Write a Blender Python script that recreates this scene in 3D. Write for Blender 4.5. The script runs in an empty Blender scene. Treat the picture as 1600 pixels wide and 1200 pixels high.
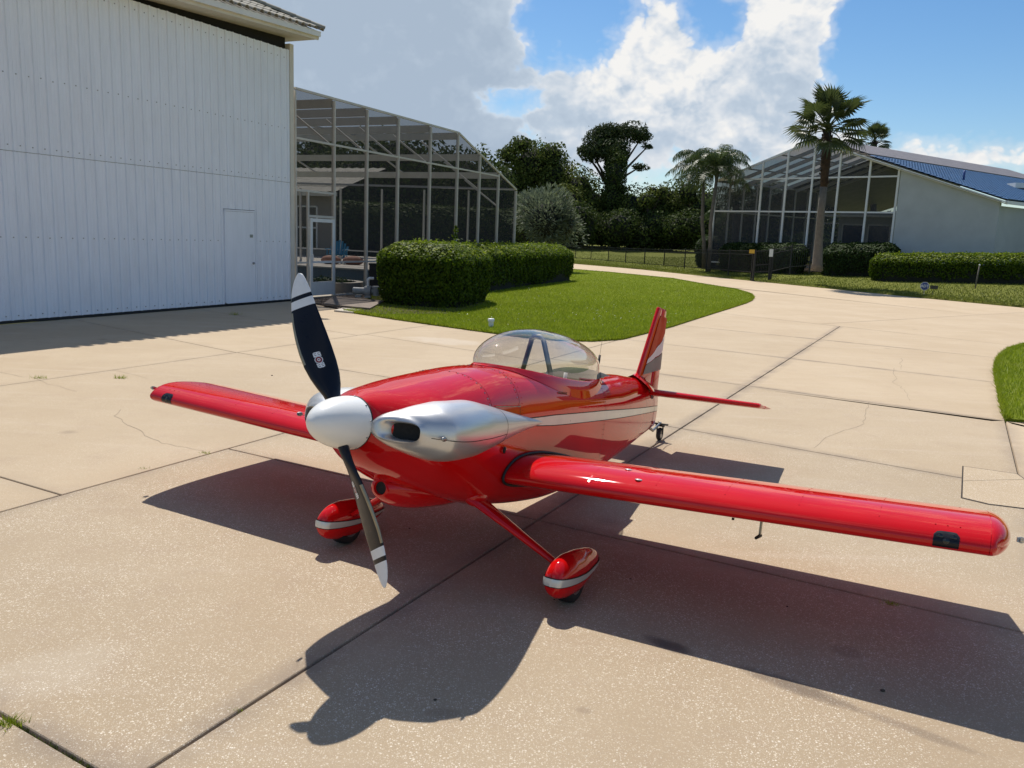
import bpy, bmesh, math, random
import numpy as np
from mathutils import Vector, Matrix
random.seed(7); RNG = np.random.default_rng(7)
SC = bpy.context.scene
COL = SC.collection
R = math.radians

# ------------------------------------------------------------------ camera
CAM_H, FOC, PITCH, ROLL = 1.85, 1294.0, 10.08, 2.3
_p, _r = R(PITCH), R(ROLL)
C_FWD = np.array([0, math.cos(_p), -math.sin(_p)])
_r0 = np.array([1.0, 0, 0]); _u0 = np.cross(_r0, C_FWD)
C_RIGHT = _r0 * math.cos(_r) + _u0 * math.sin(_r)
C_UP = np.cross(C_RIGHT, C_FWD)
CAM_O = np.array([0, 0, CAM_H])
cam_d = bpy.data.cameras.new('camera'); cam = bpy.data.objects.new('camera', cam_d); COL.objects.link(cam)
cam_d.sensor_width = 36; cam_d.lens = FOC / 1600 * 36; cam_d.clip_start = 0.05; cam_d.clip_end = 3000
_m = Matrix(((C_RIGHT[0], C_UP[0], -C_FWD[0], 0), (C_RIGHT[1], C_UP[1], -C_FWD[1], 0), (C_RIGHT[2], C_UP[2], -C_FWD[2], CAM_H), (0, 0, 0, 1)))
cam.matrix_world = _m
SC.camera = cam
def ray(x, y): return C_FWD + C_RIGHT * (x - 800) / FOC - C_UP * (y - 600) / FOC
def G(x, y, z=0.0):
    d = ray(x, y); t = (z - CAM_H) / d[2]; return CAM_O + d * t
def AZ(x, y):
    d = ray(x, y); return math.degrees(math.atan2(d[0], d[1])), math.degrees(math.atan2(d[2], math.hypot(d[0], d[1])))
def PD(x, y, dist):                      # point seen at a place of the photo, at a horizontal distance
    d = ray(x, y); t = dist / math.hypot(d[0], d[1]); return CAM_O + d * t

# ------------------------------------------------------------------ light, exposure
SUN_AZ, SUN_EL = -14.0, 57.2             # azimuth from +Y towards +X
SC.render.engine = 'CYCLES'
SC.cycles.use_denoising = True
SC.cycles.max_bounces = 8; SC.cycles.transparent_max_bounces = 24
SC.cycles.sample_clamp_indirect = 6.0
SC.view_settings.view_transform = 'Standard'; SC.view_settings.look = 'None'
SC.view_settings.exposure = 0.34; SC.view_settings.gamma = 1.0; SC.view_settings.use_curve_mapping = False
sd = bpy.data.lights.new('sun', 'SUN'); sd.energy = 4.1; sd.angle = R(0.55); sd.color = (1.0, 0.945, 0.86)
so = bpy.data.objects.new('sun', sd); COL.objects.link(so)
_sv = Vector((math.sin(R(SUN_AZ)) * math.cos(R(SUN_EL)), math.cos(R(SUN_AZ)) * math.cos(R(SUN_EL)), math.sin(R(SUN_EL))))
so.rotation_euler = _sv.to_track_quat('Z', 'Y').to_euler(); so.location = _sv * 60

class NT:
    """small helper to write node trees as expressions"""
    def __init__(s, tree): s.t = tree; s.n = tree.nodes; s.l = tree.links
    def node(s, typ, ins=None, **props):
        nd = s.n.new(typ)
        for k, v in props.items(): setattr(nd, k, v)
        for k, v in (ins or {}).items(): s.put(nd.inputs[k], v)
        return nd
    def put(s, sock, v):
        if isinstance(v, bpy.types.NodeSocket): s.l.new(v, sock)
        elif isinstance(v, bpy.types.Node): s.l.new(v.outputs[0], sock)
        else:
            if hasattr(sock, 'default_value'):
                try: sock.default_value = v
                except Exception: sock.default_value = (*v, 1.0)
    def m(s, op, a, b=0.0, c=None, clamp=False):
        nd = s.n.new('ShaderNodeMath'); nd.operation = op; nd.use_clamp = clamp
        s.put(nd.inputs[0], a); s.put(nd.inputs[1], b)
        if c is not None: s.put(nd.inputs[2], c)
        return nd.outputs[0]
    def vm(s, op, a, b=(0, 0, 0)):
        nd = s.n.new('ShaderNodeVectorMath'); nd.operation = op
        s.put(nd.inputs[0], a); s.put(nd.inputs[1], b); return nd.outputs[0]
    def ss(s, x, a, b, lo=0.0, hi=1.0):
        nd = s.n.new('ShaderNodeMapRange'); nd.interpolation_type = 'SMOOTHSTEP'
        s.put(nd.inputs[0], x); s.put(nd.inputs[1], a); s.put(nd.inputs[2], b); s.put(nd.inputs[3], lo); s.put(nd.inputs[4], hi)
        return nd.outputs[0]
    def mix(s, f, a, b, mode='MIX'):
        nd = s.n.new('ShaderNodeMix'); nd.data_type = 'RGBA'; nd.blend_type = mode; nd.clamp_factor = True
        s.put(nd.inputs[0], f); s.put(nd.inputs[6], a if not isinstance(a, tuple) else (*a[:3], 1)); s.put(nd.inputs[7], b if not isinstance(b, tuple) else (*b[:3], 1))
        return nd.outputs[2]
    def noise(s, vec, scale, detail=4, rough=0.55, dist=0.0, w=None):
        nd = s.n.new('ShaderNodeTexNoise')
        if vec is not None: s.put(nd.inputs['Vector'], vec)
        nd.inputs['Scale'].default_value = scale; nd.inputs['Detail'].default_value = detail
        nd.inputs['Roughness'].default_value = rough; nd.inputs['Distortion'].default_value = dist
        return nd.outputs[0]

SKY_STRENGTH, CLOUD_LEVEL = .050, .72
world = bpy.data.worlds.new('World'); SC.world = world; world.use_nodes = True
def build_world():
    t = world.node_tree; t.nodes.clear(); N = NT(t)
    sky = N.node('ShaderNodeTexSky'); sky.sky_type = 'NISHITA'; sky.sun_disc = False
    sky.sun_elevation = R(SUN_EL); sky.sun_rotation = R(SUN_AZ); sky.altitude = 0; sky.air_density = 1.0; sky.dust_density = 0.4; sky.ozone_density = 3.0
    tc = N.node('ShaderNodeTexCoord').outputs['Generated']
    g = bpy.data.node_groups.new('cloud_noise', 'ShaderNodeTree')
    g.interface.new_socket('dir', in_out='INPUT', socket_type='NodeSocketVector')
    g.interface.new_socket('field', in_out='OUTPUT', socket_type='NodeSocketFloat')
    M = NT(g); gi = g.nodes.new('NodeGroupInput'); go = g.nodes.new('NodeGroupOutput')
    sq = M.node('ShaderNodeMapping', {0: gi.outputs[0]}); sq.inputs['Scale'].default_value = (1, 1, 1.25)
    warp = M.vm('ADD', sq.outputs[0], M.vm('MULTIPLY', M.node('ShaderNodeTexNoise', {'Vector': sq.outputs[0], 'Scale': 22.0, 'Detail': 3.0}).outputs['Color'], (.030, .030, .030)))
    vo = M.node('ShaderNodeTexVoronoi', {'Vector': warp, 'Scale': 24.0})
    vo2 = M.node('ShaderNodeTexVoronoi', {'Vector': warp, 'Scale': 61.0})
    vo3 = M.node('ShaderNodeTexVoronoi', {'Vector': warp, 'Scale': 140.0})
    bill = M.m('ADD', M.m('MULTIPLY_ADD', vo3.outputs['Distance'], -.20, M.m('MULTIPLY', vo.outputs['Distance'], -.66)), M.m('MULTIPLY', vo2.outputs['Distance'], -.36))
    fb = M.noise(warp, 8.5, 7, .60)
    M.put(go.inputs[0], M.m('ADD', M.m('MULTIPLY', M.m('ADD', bill, .56), .66), M.m('MULTIPLY', M.m('SUBTRACT', fb, .5), 1.0)))
    def noisef(v):
        nd = N.n.new('ShaderNodeGroup'); nd.node_tree = g; N.put(nd.inputs[0], v); return nd.outputs[0]
    d = N.vm('NORMALIZE', tc)
    sx = N.node('ShaderNodeSeparateXYZ', {0: d})
    az = N.m('MULTIPLY', N.m('ARCTAN2', sx.outputs[0], sx.outputs[1]), 57.29578)
    el = N.m('MULTIPLY', N.m('ARCSINE', sx.outputs[2]), 57.29578)
    def blob(px, py, rx, ry, w):
        a0, e0 = AZ(px, py); ra = rx / FOC * 57.3; re = ry / FOC * 57.3
        u = N.m('MULTIPLY_ADD', az, 1 / ra, -a0 / ra); v = N.m('MULTIPLY_ADD', el, 1 / re, -e0 / re)
        q = N.m('MULTIPLY_ADD', u, u, N.m('MULTIPLY', v, v))
        return N.ss(q, 0.0, 2.4, w, 0.0)
    def total(bs, mode):
        tot = None
        for b in bs:
            v = blob(*b); tot = v if tot is None else (N.m('MAXIMUM', N.m('MULTIPLY_ADD', v, .25, tot), v) if mode else N.m('ADD', tot, v))
        return tot
    #                  px    py   rx   ry   w      the clouds over the treeline, as directions in the sky
    tot = total([(1240, 60, 78, 120, .66), (1245, -60, 110, 120, .55), (1000, 78, 62, 66, .58), (1110, 150, 200, 95, .66), (890, 150, 110, 48, .52),
                 (830, 88, 60, 34, .46), (560, 80, 235, 210, .95), (960, 225, 240, 50, .40), (1330, 190, 48, 52, .5), (1470, 226, 118, 30, .66), (1385, 238, 80, 34, .5),
                 (762, 240, 60, 30, .42), (1492, 32, 52, 11, .36), (650, 170, 120, 70, .45), (1100, 255, 150, 45, .36)], True)
    hole = total([(1480, 95, 150, 95, .75), (905, 40, 80, 54, .50), (772, 160, 62, 20, .40), (1120, 30, 40, 42, .42), (1015, 252, 60, 34, .30), (1370, 60, 50, 70, .42)], False)
    grey = total([(560, 90, 250, 200, 1.1), (1225, 130, 70, 60, .45), (940, 240, 180, 42, .40), (1130, 200, 170, 40, .20), (880, 172, 80, 22, .25), (1480, 246, 90, 14, .25)], False)
    broad = N.ss(N.noise(d, 2.1, 2, .5), .47, .66, 0, .36)
    aw = N.m('MAXIMUM', N.ss(N.m('ABSOLUTE', az), 36, 46), N.ss(el, 17, 22))
    n0 = noisef(d); n1 = noisef(N.vm('ADD', d, (-.005, 0, .022)))
    f0 = N.m('ADD', N.m('MULTIPLY_ADD', broad, aw, N.m('SUBTRACT', tot, hole)), n0)
    dens = N.ss(f0, .19, .44)
    wisp = N.m('MULTIPLY', N.ss(f0, -.04, .34), .34)
    alpha = N.m('MAXIMUM', dens, wisp)
    rel = N.m('SUBTRACT', n0, n1)
    lit = N.m('SUBTRACT', N.m('MULTIPLY_ADD', rel, N.m('MULTIPLY_ADD', grey, -.85, 1.35), .87), N.m('MULTIPLY', grey, N.ss(f0, .25, .60, .25, .85)), clamp=True)
    lit = N.m('ADD', lit, N.ss(f0, .24, .50, .05, 0), clamp=True)
    cr = N.node('ShaderNodeValToRGB', {0: lit}); e = cr.color_ramp.elements
    e[0].position = 0.0; e[0].color = (.44, .54, .67, 1); e[1].position = 1.0; e[1].color = (1.0, .99, .97, 1)
    m1 = cr.color_ramp.elements.new(.40); m1.color = (.56, .66, .78, 1)
    m2 = cr.color_ramp.elements.new(.72); m2.color = (.80, .845, .90, 1)
    k = CLOUD_LEVEL / SKY_STRENGTH
    up = N.ss(sx.outputs[2], -.02, .02)
    hs = N.node('ShaderNodeHueSaturation', {'Color': sky.outputs[0], 'Saturation': 1.26, 'Value': 1.75, 'Fac': 1.0})
    cc = N.node('ShaderNodeVectorMath', {0: cr.outputs[0], 1: (k, k, k)}, operation='MULTIPLY').outputs[0]
    fin = N.mix(N.m('MULTIPLY', alpha, up), hs.outputs[0], cc)
    bg = N.node('ShaderNodeBackground', {'Color': fin, 'Strength': SKY_STRENGTH})
    out = N.node('ShaderNodeOutputWorld', {'Surface': bg.outputs[0]})
build_world()

# ------------------------------------------------------------------ materials
def new_mat(name):
    m = bpy.data.materials.new(name); m.use_nodes = True; m.node_tree.nodes.clear()
    N = NT(m.node_tree); out = N.node('ShaderNodeOutputMaterial'); return m, N, out
def principled(N, out, **kw):
    b = N.node('ShaderNodeBsdfPrincipled')
    for k, v in kw.items(): N.put(b.inputs[k.replace('_', ' ')], (*v, 1) if isinstance(v, tuple) and len(v) == 3 and 'Color' in k else v)
    N.put(out.inputs[0], b.outputs[0]); return b
def simple(name, col, rough=.5, metal=0.0, var=.12, scale=6.0, bump=0.0, bscale=60, coat=0.0, spec=.5, objcoord=True):
    m, N, out = new_mat(name)
    tc = N.node('ShaderNodeTexCoord').outputs['Object']
    n = N.noise(tc, scale, 5, .6)
    k = N.ss(n, .25, .75, 1 - var, 1 + var)
    c = N.node('ShaderNodeVectorMath', {0: tuple(col), 1: k}); c.operation = 'MULTIPLY'
    vv = N.node('ShaderNodeCombineXYZ', {0: k, 1: k, 2: k}); N.put(c.inputs[1], vv.outputs[0])
    b = principled(N, out, Base_Color=c.outputs[0], Metallic=metal)
    N.put(b.inputs['Roughness'], N.ss(N.noise(tc, scale * 3, 4, .6), .2, .8, max(.02, rough - .08), rough + .08))
    b.inputs['Coat Weight'].default_value = coat; b.inputs['Coat Roughness'].default_value = .03
    b.inputs['Specular IOR Level'].default_value = spec
    if bump:
        bp = N.node('ShaderNodeBump', {'Height': N.noise(tc, bscale, 5, .6), 'Strength': bump, 'Distance': .01}); N.put(b.inputs['Normal'], bp.outputs[0])
    return m
def mat_paint(name, col, dust=.0):
    m, N, out = new_mat(name)
    tc = N.node('ShaderNodeTexCoord').outputs['Object']
    n = N.noise(tc, 2.2, 4, .6)
    c = N.mix(N.ss(n, .3, .7), tuple(v * .95 for v in col), tuple(min(1, v * 1.05) for v in col))
    b = principled(N, out, Base_Color=c)
    b.inputs['Roughness'].default_value = .5; b.inputs['Specular IOR Level'].default_value = .0; b.inputs['Coat Weight'].default_value = 1.0; b.inputs['Coat IOR'].default_value = 1.47
    N.put(b.inputs['Coat Roughness'], N.ss(N.noise(tc, 9, 5, .65), .3, .8, .015, .05))
    bp = N.node('ShaderNodeBump', {'Height': N.noise(tc, 4.5, 2, .5), 'Strength': .05, 'Distance': .01}); N.put(b.inputs['Coat Normal'], bp.outputs[0])
    return m
MAT = {}
MAT['red'] = mat_paint('red_paint', (.57, .0055, .006))
def mat_silver():
    m, N, out = new_mat('silver_paint'); tc = N.node('ShaderNodeTexCoord').outputs['Object']
    n = N.noise(tc, 900, 2, .5); c = N.mix(N.ss(n, .3, .7), (.56, .56, .555), (.64, .64, .63))
    b = principled(N, out, Base_Color=c, Metallic=.72, Roughness=.36); b.inputs['Coat Weight'].default_value = .30; b.inputs['Coat Roughness'].default_value = .04; return m
MAT['silver'] = mat_silver()
MAT['stripe'] = simple('silver_stripe', (.60, .59, .55), .34, .35, .04, 5, coat=.6)
MAT['white'] = simple('white_paint', (.80, .80, .77), .38, 0, .03, 5, coat=.25)
MAT['bladeblack'] = simple('blade_black', (.004, .005, .010), .34, 0, .15, 8, coat=.0, spec=.34)
MAT['tipwhite'] = simple('tip_white', (.72, .73, .74), .45, 0, .05, 20)
MAT['emblemred'] = simple('emblem_red', (.22, .03, .03), .4)
MAT['bladeback'] = simple('blade_back', (.018, .017, .016), .5, 0, .15, 8)
MAT['black'] = simple('black_rubber', (.012, .012, .013), .65, 0, .2, 20)
MAT['hole'] = simple('dark_interior', (.006, .006, .006), .8, 0, .2, 20)
MAT['steel'] = simple('steel', (.32, .32, .32), .35, .9, .1, 20)
MAT['brass'] = simple('dull_brass', (.30, .26, .19), .4, .8, .1, 20)
MAT['bar'] = simple('roll_bar_grey', (.07, .075, .085), .45, 0, .1, 10)
MAT['cockpit'] = simple('cockpit_grey', (.30, .30, .29), .7, 0, .15, 10)
MAT['cushion'] = simple('seat_cushion', (.025, .028, .026), .8, 0, .2, 20)
MAT['orange'] = simple('orange_red_paint', (.45, .045, .008), .55, 0, .05, 5, spec=.15)
MAT['flash_white'] = simple('flash_white', (.70, .69, .66), .55, 0, .04, 5, spec=.15)
MAT['greypaint'] = simple('grey_paint', (.24, .23, .20), .55, 0, .05, 5, spec=.15)
def mat_glass(name, tint, gloss_rough=.01, base=.0):
    m, N, out = new_mat(name)
    tr = N.node('ShaderNodeBsdfTransparent', {0: (*tint, 1)})
    gl = N.node('ShaderNodeBsdfGlossy', {'Color': (1, 1, 1, 1), 'Roughness': gloss_rough})
    ge = N.node('ShaderNodeNewGeometry'); dt = N.node('ShaderNodeVectorMath', {0: ge.outputs['Normal'], 1: ge.outputs['Incoming']}, operation='DOT_PRODUCT').outputs['Value']
    k = N.m('POWER', N.m('SUBTRACT', 1.0, N.m('ABSOLUTE', dt), clamp=True), 4.2)      # Schlick, the same from both faces
    f = N.m('MULTIPLY_ADD', k, .92, .06 + base, clamp=True)
    mx = N.node('ShaderNodeMixShader', {0: f, 1: tr.outputs[0], 2: gl.outputs[0]}); N.put(out.inputs[0], mx.outputs[0]); return m
MAT['canopy'] = mat_glass('canopy_acrylic', (.86, .86, .85), .008, .02)
MAT['lens'] = mat_glass('lens_glass', (.6, .62, .62), .02, .04)
def mat_window(name, col=(.012, .015, .018)):
    m, N, out = new_mat(name); b = principled(N, out, Base_Color=col, Roughness=.06); b.inputs['Specular IOR Level'].default_value = .6; return m
MAT['window'] = mat_window('window_glass')
def mat_screen(name, fac, col=(.03, .032, .035)):
    m, N, out = new_mat(name)
    tr = N.node('ShaderNodeBsdfTransparent'); di = N.node('ShaderNodeBsdfDiffuse', {0: (*col, 1)})
    mx = N.node('ShaderNodeMixShader', {0: fac, 1: tr.outputs[0], 2: di.outputs[0]}); N.put(out.inputs[0], mx.outputs[0]); return m
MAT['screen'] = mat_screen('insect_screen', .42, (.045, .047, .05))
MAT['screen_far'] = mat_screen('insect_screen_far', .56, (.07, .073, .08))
MAT['alu'] = simple('beige_aluminium', (.52, .49, .44), .5, 0, .07, 3)
MAT['alu_white'] = simple('white_aluminium', (.72, .72, .70), .45, 0, .05, 3)
MAT['fence'] = simple('black_fence_paint', (.008, .008, .009), .5, 0, .1, 5)
MAT['stucco'] = simple('grey_stucco', (.47, .49, .485), .85, 0, .06, 1.2, .25, 40)
MAT['stucco2'] = simple('beige_stucco', (.27, .245, .205), .85, 0, .08, 1.5, .25, 40)
MAT['pvc'] = simple('white_pvc', (.75, .75, .74), .4, 0, .06, 10)
MAT['greyplastic'] = simple('grey_pump_plastic', (.30, .30, .29), .5, 0, .15, 10)
MAT['chairblue'] = simple('turquoise_paint', (.03, .22, .36), .5, 0, .1, 8)
MAT['tile_blue'] = simple('blue_glazed_roof_tile', (.034, .105, .225), .38, 0, .25, 3)
MAT['panel_grey'] = simple('weathered_grey_roof', (.17, .155, .16), .6, 0, .15, 2)
MAT['roof_tile'] = simple('concrete_roof_tile', (.27, .25, .20), .85, 0, .28, 5, .4, 40)
MAT['terracotta'] = simple('pinkish_rock', (.30, .14, .09), .8, 0, .2, 6, .4, 20)
MAT['wood'] = simple('weathered_board', (.16, .12, .09), .8, 0, .25, 6, .3, 30)
MAT['coping'] = simple('pool_coping', (.45, .40, .33), .8, 0, .12, 4, .2, 50)
MAT['mulch'] = simple('dark_mulch', (.045, .03, .02), .95, 0, .5, 22, .8, 40)
MAT['sand'] = simple('sandy_mulch', (.15, .105, .075), .95, 0, .4, 9, .6, 30)
MAT['soffit'] = simple('soffit_cream', (.62, .58, .50), .7, 0, .06, 3)
MAT['signblue'] = simple('sign_blue', (.02, .06, .22), .4, 0, .05, 5)
MAT['signdark'] = simple('sign_dark', (.025, .028, .02), .5, 0, .1, 5)
MAT['signyellow'] = simple('sign_yellow', (.60, .36, .03), .5, 0, .06, 5)

def mat_hangar():
    m, N, out = new_mat('white_ribbed_steel')
    tc = N.node('ShaderNodeTexCoord').outputs['Object']
    mp = N.node('ShaderNodeMapping', {0: tc}); mp.inputs['Scale'].default_value = (1, 1, .12)
    streak = N.noise(mp.outputs[0], 7, 6, .65)
    blot = N.noise(tc, .7, 4, .6)
    c = N.mix(N.ss(streak, .35, .75), (.80, .84, .91), (.74, .775, .84))
    c = N.mix(N.m('MULTIPLY', N.ss(blot, .45, .75), .25), c, (.68, .69, .72))
    b = principled(N, out, Base_Color=c, Roughness=.42)
    mp2 = N.node('ShaderNodeMapping', {0: tc}); mp2.inputs['Scale'].default_value = (1, 1, .35)
    bp = N.node('ShaderNodeBump', {'Height': N.noise(mp2.outputs[0], 1.6, 3, .5), 'Strength': .35, 'Distance': .03}); N.put(b.inputs['Normal'], bp.outputs[0]); return m
MAT['hangar'] = mat_hangar()

def mat_concrete():
    m, N, out = new_mat('aged_concrete')
    geo = N.node('ShaderNodeNewGeometry').outputs['Position']
    spk = N.node('ShaderNodeAttribute', attribute_name='speckle', attribute_type='OBJECT').outputs['Fac']
    tone = N.node('ShaderNodeAttribute', attribute_name='tone', attribute_type='OBJECT').outputs['Fac']
    edge = N.node('ShaderNodeAttribute', attribute_name='edge').outputs['Fac']
    big = N.noise(geo, .55, 5, .62, .3); mid = N.noise(geo, 3.2, 6, .65); fine = N.noise(geo, 60, 4, .7)
    base = N.mix(N.ss(big, .30, .72), (.398, .304, .195), (.446, .350, .234))
    base = N.mix(N.m('MULTIPLY', N.ss(mid, .48, .78), .5), base, (.365, .270, .185))
    mp = N.node('ShaderNodeMapping', {0: geo}); mp.inputs['Rotation'].default_value = (0, 0, R(35)); mp.inputs['Scale'].default_value = (.25, 2.2, 1)
    base = N.mix(N.m('MULTIPLY', N.ss(N.noise(mp.outputs[0], 2.2, 5, .6), .5, .8), .35), base, (.52, .43, .33))
    base = N.mix(N.ss(fine, .3, .75, 0, .28), base, (.30, .235, .17))
    k = N.node('ShaderNodeCombineXYZ', {0: tone, 1: tone, 2: tone}).outputs[0]
    base = N.node('ShaderNodeVectorMath', {0: base, 1: k}, operation='MULTIPLY').outputs[0]
    # exposed shell aggregate: pale chips of two sizes
    def chips(sc, r0, r1, cut, wob):
        wv = N.vm('ADD', geo, N.vm('MULTIPLY', N.node('ShaderNodeTexNoise', {'Vector': geo, 'Scale': sc * .8, 'Detail': 2.0}).outputs['Color'], (wob, wob, 0)))
        v = N.node('ShaderNodeTexVoronoi', {'Vector': wv, 'Scale': sc, 'Randomness': 1.0})
        sep = N.node('ShaderNodeSeparateColor', {0: v.outputs['Color']})
        on = N.m('GREATER_THAN', sep.outputs[0], cut)
        rr = N.m('MULTIPLY_ADD', sep.outputs[1], r1 - r0, r0)
        s_ = N.ss(v.outputs['Distance'], N.m('MULTIPLY', rr, .75), rr, 1.0, 0.0)
        return N.m('MULTIPLY', on, s_), sep.outputs[2]
    patch = N.ss(N.noise(geo, 1.3, 4, .6), .32, .62, .35, 1.0)
    c1, t1 = chips(112, .18, .50, .50, .009); c2, t2 = chips(210, .25, .5, .45, .005)
    c3, t3 = chips(52, .10, .30, .82, .016)
    ch = N.m('MAXIMUM', N.m('MAXIMUM', c1, N.m('MULTIPLY', c2, .75)), c3)
    ch = N.m('MULTIPLY', N.m('MULTIPLY', ch, spk), patch)
    col = N.mix(N.m('MULTIPLY', ch, .70), base, N.mix(t1, (.70, .61, .47), (.84, .78, .66)))
    # old stains and damp edges
    st = N.ss(N.noise(geo, .8, 6, .68, .6), .62, .80)
    col = N.mix(N.m('MULTIPLY', st, .22), col, (.20, .15, .11))
    en = N.m('MULTIPLY', edge, N.ss(N.noise(geo, 2.0, 5, .7), .30, .62))
    col = N.mix(N.m('MULTIPLY', en, .62), col, (.19, .15, .12))
    spots = N.node('ShaderNodeTexVoronoi', {'Vector': geo, 'Scale': 1.1}); ssep = N.node('ShaderNodeSeparateColor', {0: spots.outputs['Color']})
    sp = N.m('MULTIPLY', N.m('GREATER_THAN', ssep.outputs[0], .72), N.ss(N.m('ADD', spots.outputs['Distance'], N.m('MULTIPLY', mid, .16)), .06, .20, 1, 0))
    col = N.mix(N.m('MULTIPLY', sp, .42), col, (.13, .09, .065))
    # single oil and damp marks
    for (px, py), (qx, qy), wd, dk, tint in (((1010, 995), (1075, 1020), .060, .80, (.10, .075, .06)), ((1155, 1042), (1330, 1105), .065, .65, (.10, .075, .06)), ((1330, 1105), (1530, 1178), .04, .4, (.12, .09, .07)), ((1300, 1010), (1345, 1025), .06, .25, (.10, .07, .06)),
                                             ((660, 1112), (720, 1116), .04, .35, (.20, .14, .09)), ((900, 1108), (925, 1112), .03, .3, (.16, .11, .08)), ((640, 528), (745, 538), .45, .30, (.62, .56, .48)), ((880, 748), (1010, 690), .10, .3, (.16, .13, .11)), ((60, 1020), (110, 1080), .35, .12, (.66, .62, .54))):
        a_, b_ = G(px, py), G(qx, qy); L_ = float(np.linalg.norm(b_ - a_)); t_ = (b_ - a_) / L_
        rel = N.vm('SUBTRACT', geo, tuple((a_ + b_) / 2)); u_ = N.node('ShaderNodeVectorMath', {0: rel, 1: tuple(t_)}, operation='DOT_PRODUCT').outputs['Value']; v_ = N.node('ShaderNodeVectorMath', {0: rel, 1: (-t_[1], t_[0], 0)}, operation='DOT_PRODUCT').outputs['Value']
        u_ = N.m('MULTIPLY', u_, 1.7 / L_); v_ = N.m('MULTIPLY', v_, 1 / wd); q_ = N.m('ADD', N.m('MULTIPLY_ADD', u_, u_, N.m('MULTIPLY', v_, v_)), N.m('MULTIPLY', N.m('SUBTRACT', mid, .5), 2.2))
        col = N.mix(N.ss(q_, .1, 1.25, dk, 0), col, tint)
    b = principled(N, out, Base_Color=col, Roughness=.82); b.inputs['Specular IOR Level'].default_value = .3
    hb = N.m('ADD', N.m('MULTIPLY', ch, .6), N.m('MULTIPLY', fine, .6))
    bp = N.node('ShaderNodeBump', {'Height': hb, 'Strength': .35, 'Distance': .004}); N.put(b.inputs['Normal'], bp.outputs[0])
    return m
MAT['concrete'] = mat_concrete()
MAT['joint'] = simple('joint_dirt', (.035, .026, .020), .95, 0, .5, 20)
MAT['crack'] = simple('crack_dirt', (.20, .155, .115), .95, 0, .3, 20)

def mat_leaf(name, c0, c1, trans=.35, rough=.5, c2=None, spec=.4, patch=None):
    m, N, out = new_mat(name)
    rnd = N.node('ShaderNodeAttribute', attribute_name='rnd').outputs['Fac']
    c = N.mix(rnd, c0, c1)
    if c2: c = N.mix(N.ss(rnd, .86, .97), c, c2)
    if patch:
        geo = N.node('ShaderNodeNewGeometry').outputs['Position']
        c = N.mix(N.m('MULTIPLY', N.ss(N.noise(geo, .9, 6, .65), .45, .75), .55), c, patch); c = N.mix(N.ss(N.noise(geo, .35, 3, .5), .35, .7, 0, .35), c, tuple(v * .62 for v in c0))
    b = N.node('ShaderNodeBsdfPrincipled', {'Base Color': c, 'Roughness': rough, 'Specular IOR Level': spec})
    tl = N.node('ShaderNodeBsdfTranslucent', {0: N.mix(.5, c, N.mix(rnd, tuple(min(1, v * 1.3) for v in c0), tuple(min(1, v * 1.4) for v in c1)))})
    mx = N.node('ShaderNodeMixShader', {0: trans, 1: b.outputs[0], 2: tl.outputs[0]}); N.put(out.inputs[0], mx.outputs[0]); return m
MAT['hedge'] = mat_leaf('hedge_leaf', (.022, .052, .005), (.150, .215, .010), .42, .55, (.30, .35, .02), .14)  # on clipped hedges the palest tone stands in for sun on top
MAT['hedge_dark'] = mat_leaf('dark_hedge_leaf', (.018, .036, .010), (.046, .078, .016), .25, .65, None, .15)
MAT['hedge_core'] = simple('dark_core_fill', (.012, .014, .007), .95, 0, .4, 9)  # near-black fill for the solid cores added inside foliage
MAT['oak'] = mat_leaf('oak_leaf', (.048, .074, .016), (.120, .145, .034), .3, .7, None, .12)
MAT['bush'] = mat_leaf('bush_leaf', (.060, .088, .016), (.165, .185, .038), .32, .7, None, .12)
MAT['vine'] = mat_leaf('vine_leaf', (.030, .050, .012), (.078, .104, .022), .25, .7, None, .12)
MAT['pine'] = mat_leaf('pine_needles', (.028, .046, .016), (.066, .085, .028), .2, .65, None, .15)
MAT['silverleaf'] = mat_leaf('silver_leaf', (.085, .110, .065), (.165, .195, .120), .3, .6)
MAT['palm'] = mat_leaf('palm_leaf', (.035, .060, .015), (.090, .125, .034), .3, .45)
MAT['fan'] = mat_leaf('fan_leaf', (.035, .055, .016), (.085, .105, .032), .3, .45, (.14, .12, .06))
MAT['yellowleaf'] = mat_leaf('yellow_leaf', (.20, .17, .02), (.30, .25, .03), .35, .5)
MAT['trunk'] = simple('grey_trunk', (.145, .125, .10), .9, 0, .2, 7, .5, 18)
MAT['bark'] = simple('dark_bark', (.06, .045, .032), .95, 0, .3, 4, .6, 12)
MAT['boot'] = simple('palm_boots', (.034, .021, .013), .95, 0, .4, 6, .8, 14)
MAT['blade'] = mat_leaf('grass_blade', (.175, .245, .010), (.290, .350, .022), .4, .45, (.34, .38, .12), .15, (.30, .29, .05))
MAT['blade_far'] = mat_leaf('grass_blade_far', (.125, .155, .018), (.190, .210, .034), .35, .6, None, .3, (.24, .21, .07))
def mat_grass(name, a, b_, c_):
    m, N, out = new_mat(name)
    geo = N.node('ShaderNodeNewGeometry').outputs['Position']
    mp = N.node('ShaderNodeMapping', {0: geo}); mp.inputs['Scale'].default_value = (.35, 1.0, 1)
    c = N.mix(N.ss(N.noise(mp.outputs[0], .5, 6, .65), .3, .7), a, b_)
    c = N.mix(N.ss(N.noise(geo, 14, 5, .7), .35, .75, 0, .7), c, c_)
    bb = principled(N, out, Base_Color=c, Roughness=.9); bb.inputs['Specular IOR Level'].default_value = .15
    bp = N.node('ShaderNodeBump', {'Height': N.noise(geo, 26, 5, .75), 'Strength': .9, 'Distance': .05}); N.put(bb.inputs['Normal'], bp.outputs[0]); return m
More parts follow.
